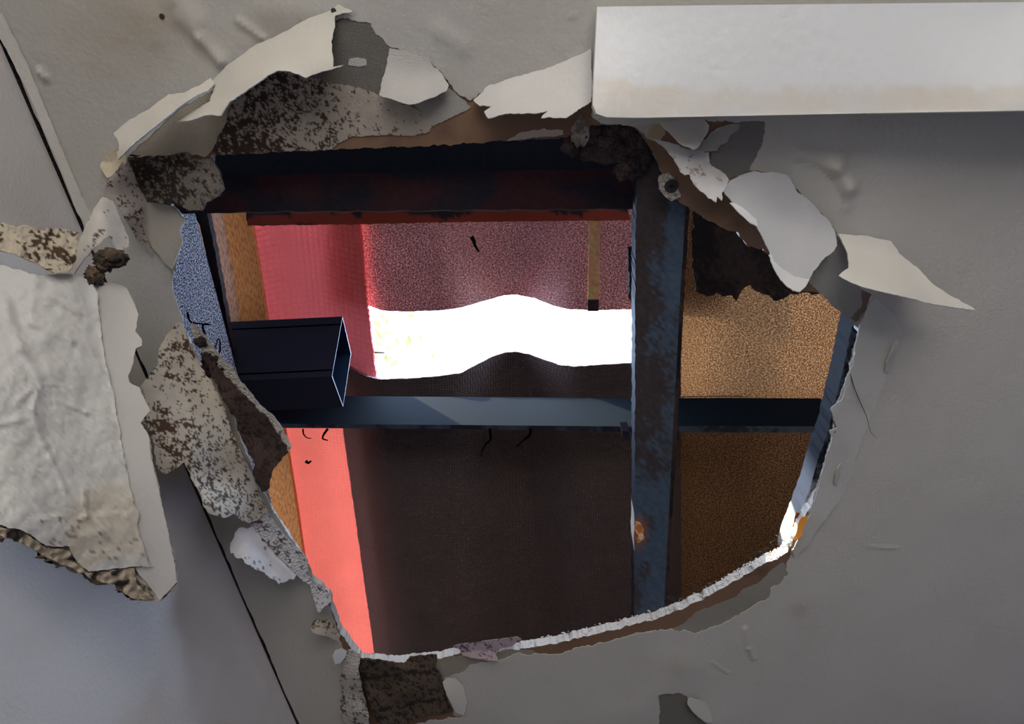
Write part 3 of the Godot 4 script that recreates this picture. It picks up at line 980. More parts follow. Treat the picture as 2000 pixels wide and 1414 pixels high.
func flaps_top() -> void:
	var cream := lin(206, 199, 184)
	var edge := lin(214, 220, 232)
	flap("torn_paint_flap", "long cream paint flap drooping from the hole's upper left edge", "paint flap",
		[655, 30, 690, 22, 660, 8, 625, 22, 590, 42, 548, 66, 495, 90, 446, 126, 414, 158, 415, 178, 410, 198, 375, 219, 337, 240, 375, 235, 403, 224, 431, 225, 449, 198, 484, 175, 523, 148, 541, 138, 566, 140, 597, 151, 622, 143, 672, 127, 650, 131, 652, 117, 647, 81, 654, 53],
		[660, 8, 0.0018, 548, 60, 0.0018, 495, 86, 0.002, 430, 130, 0.003, 654, 60, 0.012, 650, 125, 0.034, 597, 151, 0.04, 541, 138, 0.04, 484, 175, 0.042, 431, 225, 0.045, 337, 240, 0.028, 415, 175, 0.012, 672, 127, 0.03],
		coat(cream), M.paint, 5.0, 1.0, 0.0009, edge)
	flap("torn_paint_flap", "curled cream paint strip left of the long flap, with a bluish edge", "paint flap",
		[412, 152, 419, 163, 406, 177, 375, 191, 346, 212, 307, 244, 283, 262, 251, 290, 230, 312, 228, 297, 233, 293, 231, 276, 222, 260, 244, 240, 293, 211, 329, 184, 360, 181, 389, 166],
		[412, 152, 0.006, 329, 184, 0.016, 244, 240, 0.02, 222, 260, 0.022, 419, 163, 0.012, 375, 191, 0.032, 307, 244, 0.042, 251, 290, 0.044, 230, 312, 0.04],
		coat(cream), M.paint, 4.0, 0.9, 0.0012, lin(196, 212, 240))
	flap("torn_paint_flap", "small rolled paint curl at the hole's far left corner", "paint flap",
		[195, 324, 205, 304, 226, 292, 238, 292, 247, 306, 246, 318, 233, 336, 209, 348],
		[195, 324, 0.006, 226, 292, 0.004, 247, 306, 0.018, 209, 348, 0.02, 222, 316, 0.003],
		coat(lin(190, 178, 152)), M.paint, 3.5, 0.6)
	flap("torn_paper_flap", "pale grey paper tongue hanging right of the dark bared patch", "paper flap",
		[761, 94, 784, 99, 805, 106, 837, 113, 847, 131, 862, 141, 876, 166, 872, 177, 847, 191, 826, 198, 801, 205, 777, 198, 741, 186, 748, 152, 756, 124],
		[761, 94, 0.002, 837, 113, 0.002, 862, 141, 0.003, 741, 186, 0.014, 801, 205, 0.02, 870, 172, 0.01, 800, 150, 0.006],
		coat(lin(196, 190, 182)), M.paper, 5.0, 1.2)
	flap("torn_paint_flap", "bright bulging paint flap against the left end of the white boxing", "paint flap",
		[925, 196, 953, 168, 1006, 150, 1060, 136, 1112, 115, 1154, 96, 1156, 159, 1155, 198, 1134, 212, 1105, 230, 1056, 230, 1070, 217, 1049, 221, 996, 221, 953, 231, 946, 219, 964, 206, 938, 206],
		[953, 166, 0.0018, 1060, 134, 0.0018, 1154, 94, 0.002, 930, 200, 0.008, 953, 231, 0.03, 1000, 221, 0.034, 1056, 230, 0.036, 1105, 230, 0.036, 1155, 198, 0.024, 1060, 180, 0.016],
		coat(lin(208, 202, 194)), M.paint, 5.0, 1.3, 0.0009, lin(224, 222, 220))
	flap("torn_paper_flap", "speckled paper corner with a grey end at the hole's upper left", "paper flap",
		[250, 308, 280, 306, 330, 303, 350, 299, 366, 297, 372, 306, 392, 312, 413, 309, 426, 330, 438, 366, 425, 382, 402, 396, 393, 412, 370, 410, 345, 400, 318, 397, 288, 389, 272, 362, 262, 335],
		[250, 308, 0.002, 330, 303, 0.002, 413, 309, 0.006, 438, 366, 0.022, 393, 412, 0.026, 318, 397, 0.018, 272, 362, 0.008, 350, 350, 0.012],
		specks(lin(150, 140, 132), lin(58, 44, 38), func(p): return 0.95 if p.x < 368 + 12 * sin(p.y * 0.12) else 0.42), M.felt, 3.0, 1.8, 0.003, lin(110, 104, 104))


func flaps_left() -> void:
	var cream := lin(210, 206, 197)
	# the hanging slab
	var depth := rbf([0, 440, 0.555, 200, 470, 0.60, 0, 1050, 0.50, 150, 520, 0.575, 260, 600, 0.60, 300, 900, 0.585, 345, 1140, 0.60, 310, 1176, 0.60, 100, 1090, 0.53, 150, 800, 0.555, 0, 750, 0.515])
	var slab := thing("fallen_ceiling_slab", "large cream plasterboard slab hanging down at the left", "plasterboard slab")
	var outline := [-40, 505, 0, 517, 76, 538, 134, 534, 184, 550, 212, 552, 230, 552, 247, 563, 260, 587, 270, 612, 265, 647, 277, 663, 277, 674, 265, 680, 260, 711, 251, 734, 253, 746, 272, 757, 283, 782, 293, 803, 274, 826, 293, 860, 297, 895, 300, 909, 311, 952, 317, 987, 330, 1043, 343, 1104, 347, 1139, 313, 1176, 269, 1173, 243, 1160, 230, 1143, 187, 1134, 152, 1115, 104, 1095, 82, 1082, 43, 1061, 0, 1045, -40, 1030]
	var wr := []
	for r in [[95, 580, 155, 615, 6, 0.0035], [60, 630, 140, 665, 9, 0.004], [140, 665, 190, 690, 7, 0.003], [110, 785, 170, 808, 5, 0.0035], [170, 808, 222, 830, 6, 0.0025], [10, 590, 40, 680, 12, 0.005], [40, 680, 78, 740, 8, 0.005],
			[78, 755, 65, 800, 7, 0.004], [65, 800, 85, 870, 8, 0.004], [90, 870, 130, 960, 6, 0.004], [165, 960, 168, 1010, 7, 0.005], [168, 1010, 210, 1050, 7, 0.004], [80, 1015, 130, 1008, 6, 0.003], [0, 830, 40, 820, 6, 0.003], [30, 790, 66, 755, 8, 0.003],
			[190, 560, 215, 730, 10, 0.003], [215, 730, 245, 860, 8, 0.003], [180, 690, 200, 720, 5, 0.002], [215, 870, 245, 910, 5, 0.002], [190, 1010, 230, 1005, 5, 0.002], [78, 755, 110, 752, 4, 0.002], [150, 1050, 195, 1040, 8, 0.003]]:
		wr.append([Vector2(r[0], r[1]), Vector2(r[2], r[3]), float(r[4]), float(r[5])])
	var dep := func(p: Vector2) -> float:
		var d: float = depth.call(p) + 0.002 * nz2.get_noise_2d(p.x * 0.012, p.y * 0.012)
		for r in wr:
			var q := Geometry2D.get_closest_point_to_segment(p, r[0], r[1])
			var d2: float = p.distance_squared_to(q) / (r[2] * r[2])
			if d2 < 7.0:
				d -= r[3] * 0.38 * exp(-d2)
		return d
	var Fs := func(p: Vector2) -> Vector3: return at_depth(p, dep.call(p))
	var Fb := func(p: Vector2) -> Vector3: return at_depth(p, depth.call(p) + 0.004)
	var Cs := func(p: Vector2, P: Vector3) -> Color:
		var k := 1.0 + 0.04 * nz2.get_noise_3dv(P * 14.0)
		var q := Color(cream.r * k, cream.g * k, cream.b * k)
		var y := smoothstep(0.05, 0.4, nz2.get_noise_3dv(P * Vector3(9, 7, 9) + Vector3(8, 1, 0)))
		q = q.lerp(lin(212, 196, 162), y * 0.5)
		if p.y > 995 + p.x * 0.1 and nz.get_noise_3dv(P * 200.0) + nz2.get_noise_3dv(P * 40.0) > 0.75:
			q = q.lerp(lin(110, 86, 60), 0.7)
		return q
	place("broken_board", sheet(tear(pts(outline), 1.5, 4.0, 4.0), [], 8.0, Fb, specks(lin(188, 176, 158), lin(62, 50, 40), func(p): return 0.5 if p.y > 1020 else 0.1, 240.0), 0.008, lin(150, 136, 116)), M.paper, slab)
	place("face_paper", sheet(tear(pts([-40, 505, 0, 517, 76, 538, 134, 534, 180, 548, 190, 570, 196, 640, 205, 700, 220, 760, 232, 830, 240, 880, 246, 910, 252, 945, 262, 985, 272, 1000, 268, 1020, 278, 1060, 290, 1100, 300, 1107, 260, 1106, 221, 1111, 174, 1117, 150, 1098, 135, 1067, 91, 1067, 48, 1037, 0, 1026, -40, 1018]), 1.4, 4.0, 6.0), [], 6.0, Fs, Cs, 0.0012, lin(196, 184, 160)), M.paint, slab)
	place("edge_paper", sheet(tear(pts([180, 548, 212, 552, 230, 552, 247, 563, 260, 587, 270, 612, 265, 647, 277, 663, 277, 674, 265, 680, 260, 711, 251, 734, 253, 746, 272, 757, 283, 782, 293, 803, 274, 826, 290, 850, 295, 895, 299, 909, 309, 952, 316, 987, 329, 1043, 341, 1104, 345, 1137, 312, 1173, 296, 1150, 270, 1120, 262, 1106, 240, 1000, 225, 900, 205, 760, 190, 650]), 1.0, 4.0, 7.0), [], 7.0, func(p: Vector2) -> Vector3: return at_depth(p, depth.call(p) + 0.0022), coat(lin(206, 200, 190), 0.05), 0.0011), M.paint, slab)
	var chip := func(poly: Array) -> void:
		place("broken_core", sheet(tear(pts(poly), 1.6, 5.0, 9.0), [], 3.0, func(p: Vector2) -> Vector3: return at_depth(p, depth.call(p) + 0.001 + 0.002 * nz.get_noise_2d(p.x * 0.05, p.y * 0.05)), specks(lin(176, 160, 136), lin(44, 36, 30), even(0.42), 62.0), 0.006, lin(120, 104, 86)), M.paper, slab)
	chip.call([-40, 1022, 0, 1030, 48, 1040, 91, 1070, 118, 1072, 135, 1076, 150, 1100, 174, 1120, 230, 1112, 262, 1110, 268, 1140, 300, 1170, 270, 1172, 243, 1160, 230, 1143, 187, 1134, 152, 1115, 104, 1095, 82, 1082, 43, 1061, 0, 1046, -40, 1034])
	# mouldy fold over the slab's top
	var o := place("mouldy_paper_fold", sheet(tear(pts([-40, 425, 0, 433, 35, 442, 53, 439, 81, 449, 92, 444, 120, 446, 152, 451, 154, 471, 148, 506, 134, 532, 103, 531, 71, 513, 0, 488, -40, 470]), 1.5, 4.0), [], 3.0,
		func(p: Vector2) -> Vector3: return at_depth(p, depth.call(p) - 0.012 + 0.00004 * (p.y - 440.0) + 0.003 * nz2.get_noise_2d(p.x * 0.02, p.y * 0.02)), specks(lin(196, 182, 158), lin(74, 54, 36), func(p): return 0.55 - absf(p.y - 440.0 - p.x * 0.45) * 0.004, 240.0), 0.0012), M.paper)
	tag(o, "mould specked paper fold along the top of the hanging slab", "paper fold")
	o = place("twisted_paint_ribbon", sheet(tear(pts([200, 385, 221, 392, 232, 420, 250, 462, 252, 480, 240, 488, 228, 488, 220, 472, 214, 460, 202, 466, 190, 480, 176, 492, 160, 512, 144, 536, 134, 532, 148, 482, 163, 450, 183, 408]), 1.0, 4.0), [], 3.5,
		func(p: Vector2) -> Vector3: return at_depth(p, 0.60 + (p.y - 400.0) * 0.00005 - 0.010 * sin((p.x - 150.0) * 0.04)), specks(lin(214, 206, 192), lin(96, 80, 66), func(p): return 0.42 if Vector2(p.x - 200, p.y - 470).length() < 22 else 0.05), 0.001), M.paint)
	tag(o, "twisted cream ribbon of paint above the hanging slab", "paint ribbon")
	flap("speckled_paper_strip", "narrow speckled paper strip under the upper left corner of the hole", "paper strip",
		[246, 311, 258, 330, 272, 370, 280, 400, 278, 440, 292, 474, 300, 500, 272, 472, 246, 432, 232, 402, 222, 386, 206, 388, 203, 372, 212, 350, 226, 335, 236, 322],
		[246, 311, 0.012, 272, 370, 0.010, 280, 440, 0.012, 300, 500, 0.004, 206, 388, 0.036, 246, 432, 0.03, 226, 335, 0.03],
		specks(lin(186, 172, 158), lin(70, 56, 46), even(0.36)), M.paper, 3.0, 1.0)
	flap("torn_paper_flap", "smooth grey paper triangle left of the bright blue wall", "paper flap",
		[284, 396, 334, 400, 352, 424, 361, 430, 350, 452, 358, 470, 343, 508, 335, 527, 320, 512, 300, 486, 286, 466, 282, 440, 280, 410],
		[284, 396, 0.004, 361, 430, 0.012, 358, 470, 0.012, 335, 527, 0.008, 284, 440, 0.003],
		coat(lin(180, 172, 158)), M.paint, 5.0, 1.2, 0.001, lin(210, 200, 184))
	# the long hanging mouldy sheet
	var Hs := [355, 630, 0.010, 332, 650, 0.016, 311, 690, 0.03, 276, 753, 0.055, 288, 831, 0.075, 305, 912, 0.09, 326, 925, 0.09, 361, 902, 0.08, 396, 973, 0.09, 437, 1010, 0.075, 487, 1020, 0.03, 523, 998, 0.012, 502, 953, 0.012, 472, 887, 0.02, 437, 791, 0.016, 401, 730, 0.012, 380, 680, 0.010, 380, 830, 0.05, 420, 940, 0.055]
	flap("mouldy_paper_sheet", "big pale paper sheet peppered with brown mould, hanging left of the hole", "paper sheet",
		[353, 630, 340, 636, 332, 647, 320, 662, 311, 679, 308, 707, 298, 722, 290, 736, 276, 753, 283, 775, 280, 800, 276, 820, 288, 831, 294, 850, 300, 867, 303, 890, 305, 912, 318, 922, 326, 925, 345, 912, 361, 902, 368, 920, 376, 937, 386, 955, 396, 973, 399, 990, 407, 1003, 422, 1008, 437, 1010, 457, 1005, 470, 1014, 487, 1023, 505, 1012, 523, 998, 512, 976, 502, 953, 492, 922, 472, 887, 452, 841, 437, 791, 417, 750, 401, 730, 384, 700, 371, 676, 361, 647],
		Hs, specks(lin(212, 200, 178), lin(84, 62, 44), func(p: Vector2) -> float:
			var d := 0.43
			d += 0.5 * exp(-Vector2((p.x - 305) / 34.0, (p.y - 822) / 34.0).length_squared())
			d += 0.4 * exp(-Vector2((p.x - 325) / 40.0, (p.y - 880) / 26.0).length_squared())
			d += 0.35 * exp(-Vector2((p.x - 366) / 22.0, (p.y - 672) / 26.0).length_squared())
			d += 0.2 * exp(-Vector2((p.x - 420) / 50.0, (p.y - 960) / 40.0).length_squared())
			return d, 330.0), M.paper, 2.8, 1.6, 0.0009, lin(200, 190, 170))
	flap("white_paint_flake", "white jagged flake curling off the lower left hole edge", "paint flake",
		[449, 1081, 452, 1053, 465, 1031, 480, 1030, 492, 1028, 510, 1050, 533, 1074, 568, 1104, 583, 1119, 573, 1132, 564, 1130, 553, 1139, 543, 1143, 536, 1132, 522, 1126, 512, 1118, 502, 1114, 490, 1100, 480, 1102, 472, 1092, 462, 1090, 456, 1080],
		[449, 1081, 0.05, 465, 1031, 0.035, 492, 1028, 0.022, 533, 1074, 0.016, 583, 1119, 0.014, 543, 1143, 0.045, 502, 1114, 0.055, 472, 1094, 0.058],
		specks(lin(226, 224, 224), lin(90, 80, 74), even(0.06)), M.paint, 3.5, 3.0, 0.001, lin(230, 230, 236))
	flap("crumbling_paper_edge", "grey speckled crumbling paper strip running down to the pink sheet", "paper edge",
		[487, 1023, 505, 1008, 518, 998, 535, 1020, 553, 1043, 575, 1066, 598, 1089, 604, 1124, 620, 1138, 634, 1149, 644, 1160, 649, 1175, 634, 1185, 624, 1200, 616, 1185, 614, 1170, 604, 1144, 590, 1132, 573, 1118, 550, 1095, 533, 1074, 510, 1050],
		[487, 1023, 0.02, 518, 998, 0.012, 553, 1043, 0.010, 598, 1089, 0.010, 649, 1175, 0.016, 624, 1200, 0.03, 573, 1118, 0.02, 533, 1074, 0.02],
		specks(lin(210, 206, 204), lin(96, 88, 82), even(0.40), 300.0), M.gypsum, 3.0, 1.8, 0.001, lin(220, 216, 212))
	flap("speckled_paper_scrap", "small brown speckled scrap beside the foot of the pink sheet", "paper scrap",
		[607, 1222, 618, 1210, 640, 1210, 652, 1220, 664, 1240, 662, 1254, 655, 1252, 640, 1242, 622, 1240, 610, 1236],
		[607, 1222, 0.022, 640, 1210, 0.012, 664, 1240, 0.006, 622, 1240, 0.024],
		specks(lin(196, 182, 162), lin(92, 74, 54), func(p): return 0.62 if p.y < 1226 else 0.2, 330.0), M.paper, 2.5, 1.2)
	flap("white_paint_flake", "small rounded white flake at the hole's bottom left corner", "paint flake",
		[650, 1282, 656, 1270, 668, 1266, 678, 1272, 674, 1284, 664, 1296, 654, 1298],
		[650, 1282, 0.03, 678, 1272, 0.01, 654, 1298, 0.03],
		coat(lin(226, 224, 218)), M.paint, 2.5, 0.5)
	# brown felt-like torn backing with its white edge
	flap("torn_board_edge", "off white torn board edge beside the dark brown backing", "board edge",
		[372, 634, 384, 642, 400, 660, 420, 690, 447, 716, 462, 736, 477, 756, 500, 784, 523, 806, 545, 826, 556, 848, 571, 872, 563, 884, 548, 868, 530, 838, 505, 812, 480, 780, 452, 748, 424, 722, 400, 694, 380, 664],
		[372, 634, 0.004, 447, 716, 0.006, 523, 806, 0.010, 571, 872, 0.018, 400, 694, 0.005, 505, 812, 0.012, 563, 884, 0.022],
		specks(lin(200, 190, 176), lin(104, 92, 80), even(0.2)), M.gypsum, 4.0, 1.6, 0.004, lin(150, 136, 118))
	flap("brown_paper_backing", "dark brown fibrous backing torn from the board, left of the purlin", "paper backing",
		[392, 690, 400, 706, 417, 745, 430, 768, 444, 796, 452, 808, 462, 821, 466, 840, 472, 857, 484, 880, 497, 907, 493, 928, 504, 945, 513, 962, 525, 953, 530, 925, 546, 905, 562, 884, 556, 866, 540, 845, 523, 818, 500, 796, 478, 770, 452, 745, 422, 716, 405, 690],
		[392, 690, 0.012, 444, 796, 0.028, 497, 907, 0.045, 513, 962, 0.05, 562, 884, 0.03, 523, 815, 0.02, 452, 745, 0.012, 500, 860, 0.026],
		specks(lin(98, 76, 68), lin(52, 40, 36), even(0.5), 300.0), M.felt, 3.5, 2.2, 0.002)
	flap("torn_paint_flap", "narrow grey paint strip between mouldy sheet and brown backing", "paint flap",
		[401, 720, 420, 742, 440, 772, 452, 800, 462, 826, 470, 860, 484, 890, 496, 920, 500, 938, 520, 970, 535, 1000, 525, 1000, 506, 965, 490, 925, 470, 885, 450, 840, 432, 790, 414, 750],
		[401, 720, 0.004, 452, 800, 0.014, 484, 890, 0.018, 535, 1000, 0.004, 450, 840, 0.008, 490, 925, 0.008],
		coat(lin(186, 178, 164)), M.paint, 4.0, 1.4, 0.001, lin(200, 192, 178))


func flaps_right() -> void:
	flap("torn_paper_flap", "light grey paper tongue just below the white boxing", "paper flap",
		[1286, 238, 1310, 236, 1345, 233, 1375, 232, 1386, 246, 1380, 262, 1371, 276, 1362, 288, 1354, 291, 1345, 286, 1333, 285, 1320, 272, 1311, 263, 1298, 250],
		[1286, 238, 0.002, 1375, 232, 0.002, 1386, 246, 0.003, 1354, 291, 0.02, 1320, 272, 0.014, 1345, 258, 0.008],
		coat(lin(204, 200, 194)), M.paper, 4.0, 1.2)
	flap("torn_paper_flap", "mid grey ragged paper piece under the bared dark patch", "paper flap",
		[1386, 262, 1400, 250, 1422, 243, 1446, 243, 1438, 256, 1426, 264, 1422, 276, 1408, 282, 1401, 293, 1379, 296, 1360, 290, 1372, 276],
		[1386, 262, 0.002, 1446, 243, 0.002, 1401, 293, 0.008, 1360, 290, 0.008],
		coat(lin(160, 156, 149)), M.paper, 4.0, 1.4)
	flap("torn_paper_flap", "whitish paper flap ending in fibres above the brown strip", "paper flap",
		[1277, 272, 1298, 275, 1320, 281, 1338, 290, 1354, 292, 1384, 298, 1386, 319, 1402, 330, 1418, 340, 1424, 352, 1412, 376, 1410, 392, 1402, 384, 1398, 396, 1390, 388, 1384, 386, 1375, 378, 1354, 361, 1347, 340, 1337, 343, 1330, 336, 1324, 327, 1316, 310, 1303, 294],
		[1277, 272, 0.003, 1354, 292, 0.003, 1418, 340, 0.004, 1324, 327, 0.018, 1347, 345, 0.02, 1375, 378, 0.024, 1400, 392, 0.026, 1370, 330, 0.010],
		specks(lin(214, 209, 204), lin(150, 126, 96), func(p): return 0.5 if Vector2(p.x - 1362, p.y - 335).length() < 14 else 0.06), M.paper, 3.5, 1.2)
	flap("torn_paint_flap", "large smooth grey paint flap curling away right of the dark roofing", "paint flap",
		[1412, 372, 1420, 360, 1426, 353, 1450, 342, 1473, 334, 1490, 338, 1511, 336, 1537, 342, 1550, 358, 1558, 374, 1578, 390, 1596, 408, 1622, 434, 1630, 448, 1634, 463, 1635, 480, 1622, 496, 1609, 506, 1588, 531, 1582, 546, 1570, 556, 1562, 566, 1550, 560, 1537, 552, 1528, 542, 1520, 531, 1510, 510, 1503, 493, 1486, 459, 1477, 438, 1462, 424, 1447, 408, 1428, 394],
		[1426, 353, 0.010, 1473, 334, 0.008, 1537, 342, 0.008, 1596, 408, 0.008, 1634, 463, 0.012, 1588, 531, 0.034, 1562, 566, 0.05, 1520, 531, 0.04, 1486, 459, 0.026, 1447, 408, 0.018, 1412, 372, 0.014, 1530, 430, 0.012],
		coat(lin(196, 193, 190), 0.03), M.paper, 5.0, 1.0, 0.001, lin(216, 212, 204))
	flap("torn_paper_flap", "pale turned over tip at the bottom of the large grey flap", "paper flap",
		[1503, 487, 1512, 510, 1530, 526, 1552, 540, 1582, 546, 1572, 562, 1563, 570, 1548, 566, 1534, 556, 1518, 536, 1506, 512],
		[1503, 487, 0.034, 1582, 546, 0.05, 1563, 570, 0.075, 1518, 536, 0.055, 1540, 545, 0.055],
		coat(lin(220, 218, 216), 0.04), M.paper, 3.5, 1.0)
	flap("white_paint_flake", "bright white sliver at the left side of the large grey flap", "paint flake",
		[1426, 395, 1436, 397, 1447, 403, 1464, 416, 1477, 428, 1480, 442, 1468, 436, 1456, 425, 1440, 412],
		[1426, 395, 0.02, 1480, 442, 0.04, 1456, 428, 0.046, 1462, 414, 0.024],
		coat(lin(230, 228, 226)), M.paint, 3.0, 0.7)
	flap("torn_paint_flap", "bright pointed cream flap jutting out at the hole's right side", "paint flap",
		[1636, 456, 1660, 459, 1694, 461, 1720, 467, 1741, 471, 1750, 484, 1758, 497, 1778, 513, 1796, 527, 1812, 545, 1830, 561, 1862, 580, 1906, 605, 1864, 601, 1830, 596, 1766, 580, 1730, 572, 1702, 565, 1680, 559, 1660, 551, 1638, 538, 1658, 522, 1656, 493, 1646, 474],
		[1636, 456, 0.004, 1694, 459, 0.0025, 1741, 471, 0.004, 1796, 527, 0.018, 1906, 605, 0.05, 1766, 580, 0.06, 1702, 565, 0.055, 1638, 538, 0.04, 1656, 493, 0.02, 1720, 510, 0.022],
		coat(lin(212, 206, 194), 0.03), M.paint, 5.0, 0.9, 0.001, lin(220, 216, 208))
	# loosened strip of paint along the right batten
	flap("torn_paint_flap", "long loose paint strip along the right steel batten", "paint flap",
		[1700, 590, 1712, 584, 1730, 600, 1750, 620, 1762, 650, 1752, 668, 1742, 700, 1732, 730, 1716, 775, 1702, 812, 1688, 845, 1670, 900, 1662, 930, 1650, 960, 1628, 995, 1606, 1020, 1580, 1062, 1552, 1092, 1548, 1075, 1558, 1052, 1580, 1008, 1597, 955, 1611, 905, 1626, 855, 1620, 842, 1634, 836, 1622, 800, 1645, 780, 1652, 745, 1668, 705, 1672, 668, 1680, 640],
		[1712, 584, 0.002, 1762, 650, 0.002, 1702, 812, 0.002, 1650, 960, 0.002, 1552, 1092, 0.003, 1580, 1008, 0.008, 1626, 855, 0.010, 1634, 800, 0.012, 1672, 668, 0.008, 1660, 800, 0.006],
		coat(lin(194, 190, 180), 0.06), M.paint, 5.0, 1.6, 0.0009, lin(206, 200, 190))
	flap("paint_blister", "short open paint blister at the upper right of the loose strip", "paint blister",
		[1750, 664, 1757, 668, 1750, 690, 1742, 706, 1736, 728, 1729, 726, 1731, 708, 1740, 688],
		[1750, 664, 0.003, 1736, 728, 0.003, 1731, 708, 0.009, 1757, 672, 0.003, 1750, 692, 0.003, 1740, 690, 0.008],
		coat(lin(194, 190, 180), 0.06), M.paint, 3.0, 0.8)
	flap("paint_blister", "narrow open paint blister low on the right of the loose strip", "paint blister",
		[1636, 915, 1643, 905, 1648, 912, 1640, 934, 1634, 950, 1630, 946, 1632, 930],
		[1636, 915, 0.008, 1648, 912, 0.003, 1634, 950, 0.004, 1630, 934, 0.009, 1642, 932, 0.003],
		coat(lin(194, 190, 180), 0.06), M.paint, 3.0, 0.8)
	flap("torn_paper_flap", "thin paper shred painted backlit orange by the sunlit batten foot", "paper shred",
		[1556, 1040, 1560, 1018, 1566, 1010, 1578, 1008, 1574, 1022, 1568, 1032, 1566, 1046, 1558, 1054, 1550, 1054],
		[1556, 1040, 0.014, 1578, 1008, 0.016, 1558, 1054, 0.016],
		flat(lin(252, 190, 84)), M.thin_paper, 3.0, 1.2, 0.0004)  # backlit glow put into the flat orange; the sun does not reach it


func flaps_bottom() -> void:
	flap("mouldy_board_patch", "brown crusted board patch with dark folds at the hole's bottom left", "board patch",
		[702, 1285, 740, 1291, 788, 1295, 800, 1284, 854, 1280, 850, 1304, 862, 1322, 866, 1345, 876, 1370, 885, 1390, 860, 1392, 840, 1396, 800, 1410, 790, 1445, 750, 1445, 735, 1409, 722, 1375, 712, 1347, 704, 1310],
		[702, 1285, 0.010, 788, 1295, 0.004, 780, 1318, 0.006, 780, 1328, 0.002, 790, 1350, 0.010, 800, 1376, 0.002, 820, 1392, 0.008, 885, 1390, 0.002, 854, 1280, 0.002, 735, 1409, 0.012, 720, 1330, 0.003, 715, 1360, 0.012],
		specks(lin(128, 108, 88), lin(58, 48, 40), func(p: Vector2) -> float:
			var l1 := absf(p.y - (1328 - (p.x - 705) * 0.13))
			var l2 := absf(p.y - (1388 - (p.x - 740) * 0.20))
			return 0.5 + 0.5 * exp(-l1 * l1 / 14.0) + 0.5 * exp(-l2 * l2 / 14.0), 260.0), M.felt, 3.0, 1.6, 0.002)
	flap("crumbled_gypsum", "crumbled grey gypsum lump left of the brown board patch", "gypsum",
		[676, 1268, 690, 1272, 704, 1284, 700, 1310, 706, 1345, 716, 1380, 722, 1400, 712, 1445, 690, 1430, 668, 1405, 661, 1385, 668, 1350, 664, 1330, 670, 1300],
		[676, 1268, 0.010, 704, 1284, 0.014, 690, 1330, 0.02, 668, 1350, 0.006, 700, 1390, 0.022, 668, 1405, 0.008, 716, 1380, 0.016],
		specks(lin(194, 186, 176), lin(84, 74, 64), even(0.36), 200.0), M.gypsum, 3.0, 2.0, 0.003)
	flap("torn_paint_flap", "white lifted paint tongue right of the brown board patch", "paint flap",
		[864, 1332, 872, 1326, 890, 1326, 905, 1340, 912, 1370, 906, 1398, 890, 1392, 876, 1365, 868, 1345],
		[864, 1332, 0.010, 905, 1340, 0.0025, 912, 1370, 0.0025, 890, 1392, 0.008, 876, 1365, 0.012],
		coat(lin(208, 202, 188)), M.paint, 3.5, 1.0)
	flap("torn_paper_flap", "mauve spotted paper scrap lying over the bottom edge of the hole", "paper scrap",
		[880, 1262, 920, 1256, 960, 1250, 1010, 1244, 1018, 1248, 1000, 1262, 976, 1266, 968, 1278, 972, 1290, 955, 1290, 940, 1286, 922, 1286, 905, 1280, 896, 1268],
		[880, 1262, -0.004, 1010, 1244, -0.006, 972, 1290, 0.008, 922, 1286, 0.006, 960, 1250, -0.006],
		specks(lin(176, 156, 160), lin(84, 66, 74), even(0.34), 260.0), M.paper, 3.0, 1.2)
	flap("torn_paint_flap", "thin lifted paint lip at the small bared patch near the bottom", "paint flap",
		[1344, 1366, 1352, 1362, 1378, 1372, 1388, 1390, 1392, 1412, 1377, 1410, 1353, 1391, 1343, 1376],
		[1344, 1366, 0.010, 1378, 1372, 0.0025, 1392, 1412, 0.0025, 1353, 1391, 0.010],
		coat(lin(200, 194, 182)), M.paint, 3.5, 0.8)
	# frayed white edge of the broken board
	var rim := []
	var top := [705, 1290, 780, 1296, 848, 1288, 900, 1277, 985, 1274, 1050, 1263, 1120, 1248, 1210, 1227, 1292, 1206, 1340, 1186, 1400, 1155, 1450, 1126, 1492, 1102, 1530, 1086, 1552, 1052]
	var V := SurfaceTool.new()
	V.begin(Mesh.PRIMITIVE_TRIANGLES)
	var rng := RandomNumberGenerator.new()
	rng.seed = 5
	var o := thing("frayed_gypsum_edge", "white frayed gypsum edge along the bottom right of the hole", "gypsum edge")
	var sh := SphereMesh.new()
	sh.radial_segments = 7
	sh.rings = 4
	for k in 700:
		var f := rng.randf()
		f = 1.0 - f * f * 0.75
		var n := top.size() / 2 - 1
		var i := mini(int(f * n), n - 1)
		var g := f * n - i
		var p := Vector2(top[i * 2], top[i * 2 + 1]).lerp(Vector2(top[i * 2 + 2], top[i * 2 + 3]), g)
		var P := on_y(p + Vector2(rng.randfn() * 2.0, -0.5 + rng.randfn() * 1.5), CY) + Vector3(0, 0.0015 + rng.randf() * 0.012, 0)
		var s := 0.0007 + rng.randf() * 0.0019
		var t := Transform3D(Basis.from_euler(Vector3(rng.randf() * 6, rng.randf() * 6, rng.randf() * 6)).scaled(Vector3(s * (0.7 + rng.randf()), s, s * (0.6 + rng.randf()))), P)
		V.append_from(sh, 0, t)
	var cr := place("crumbs", V.commit(), M.crumb_white if M.has("crumb_white") else plain(lin(226, 224, 222)), o)
	cr.set_meta("kind", "stuff")
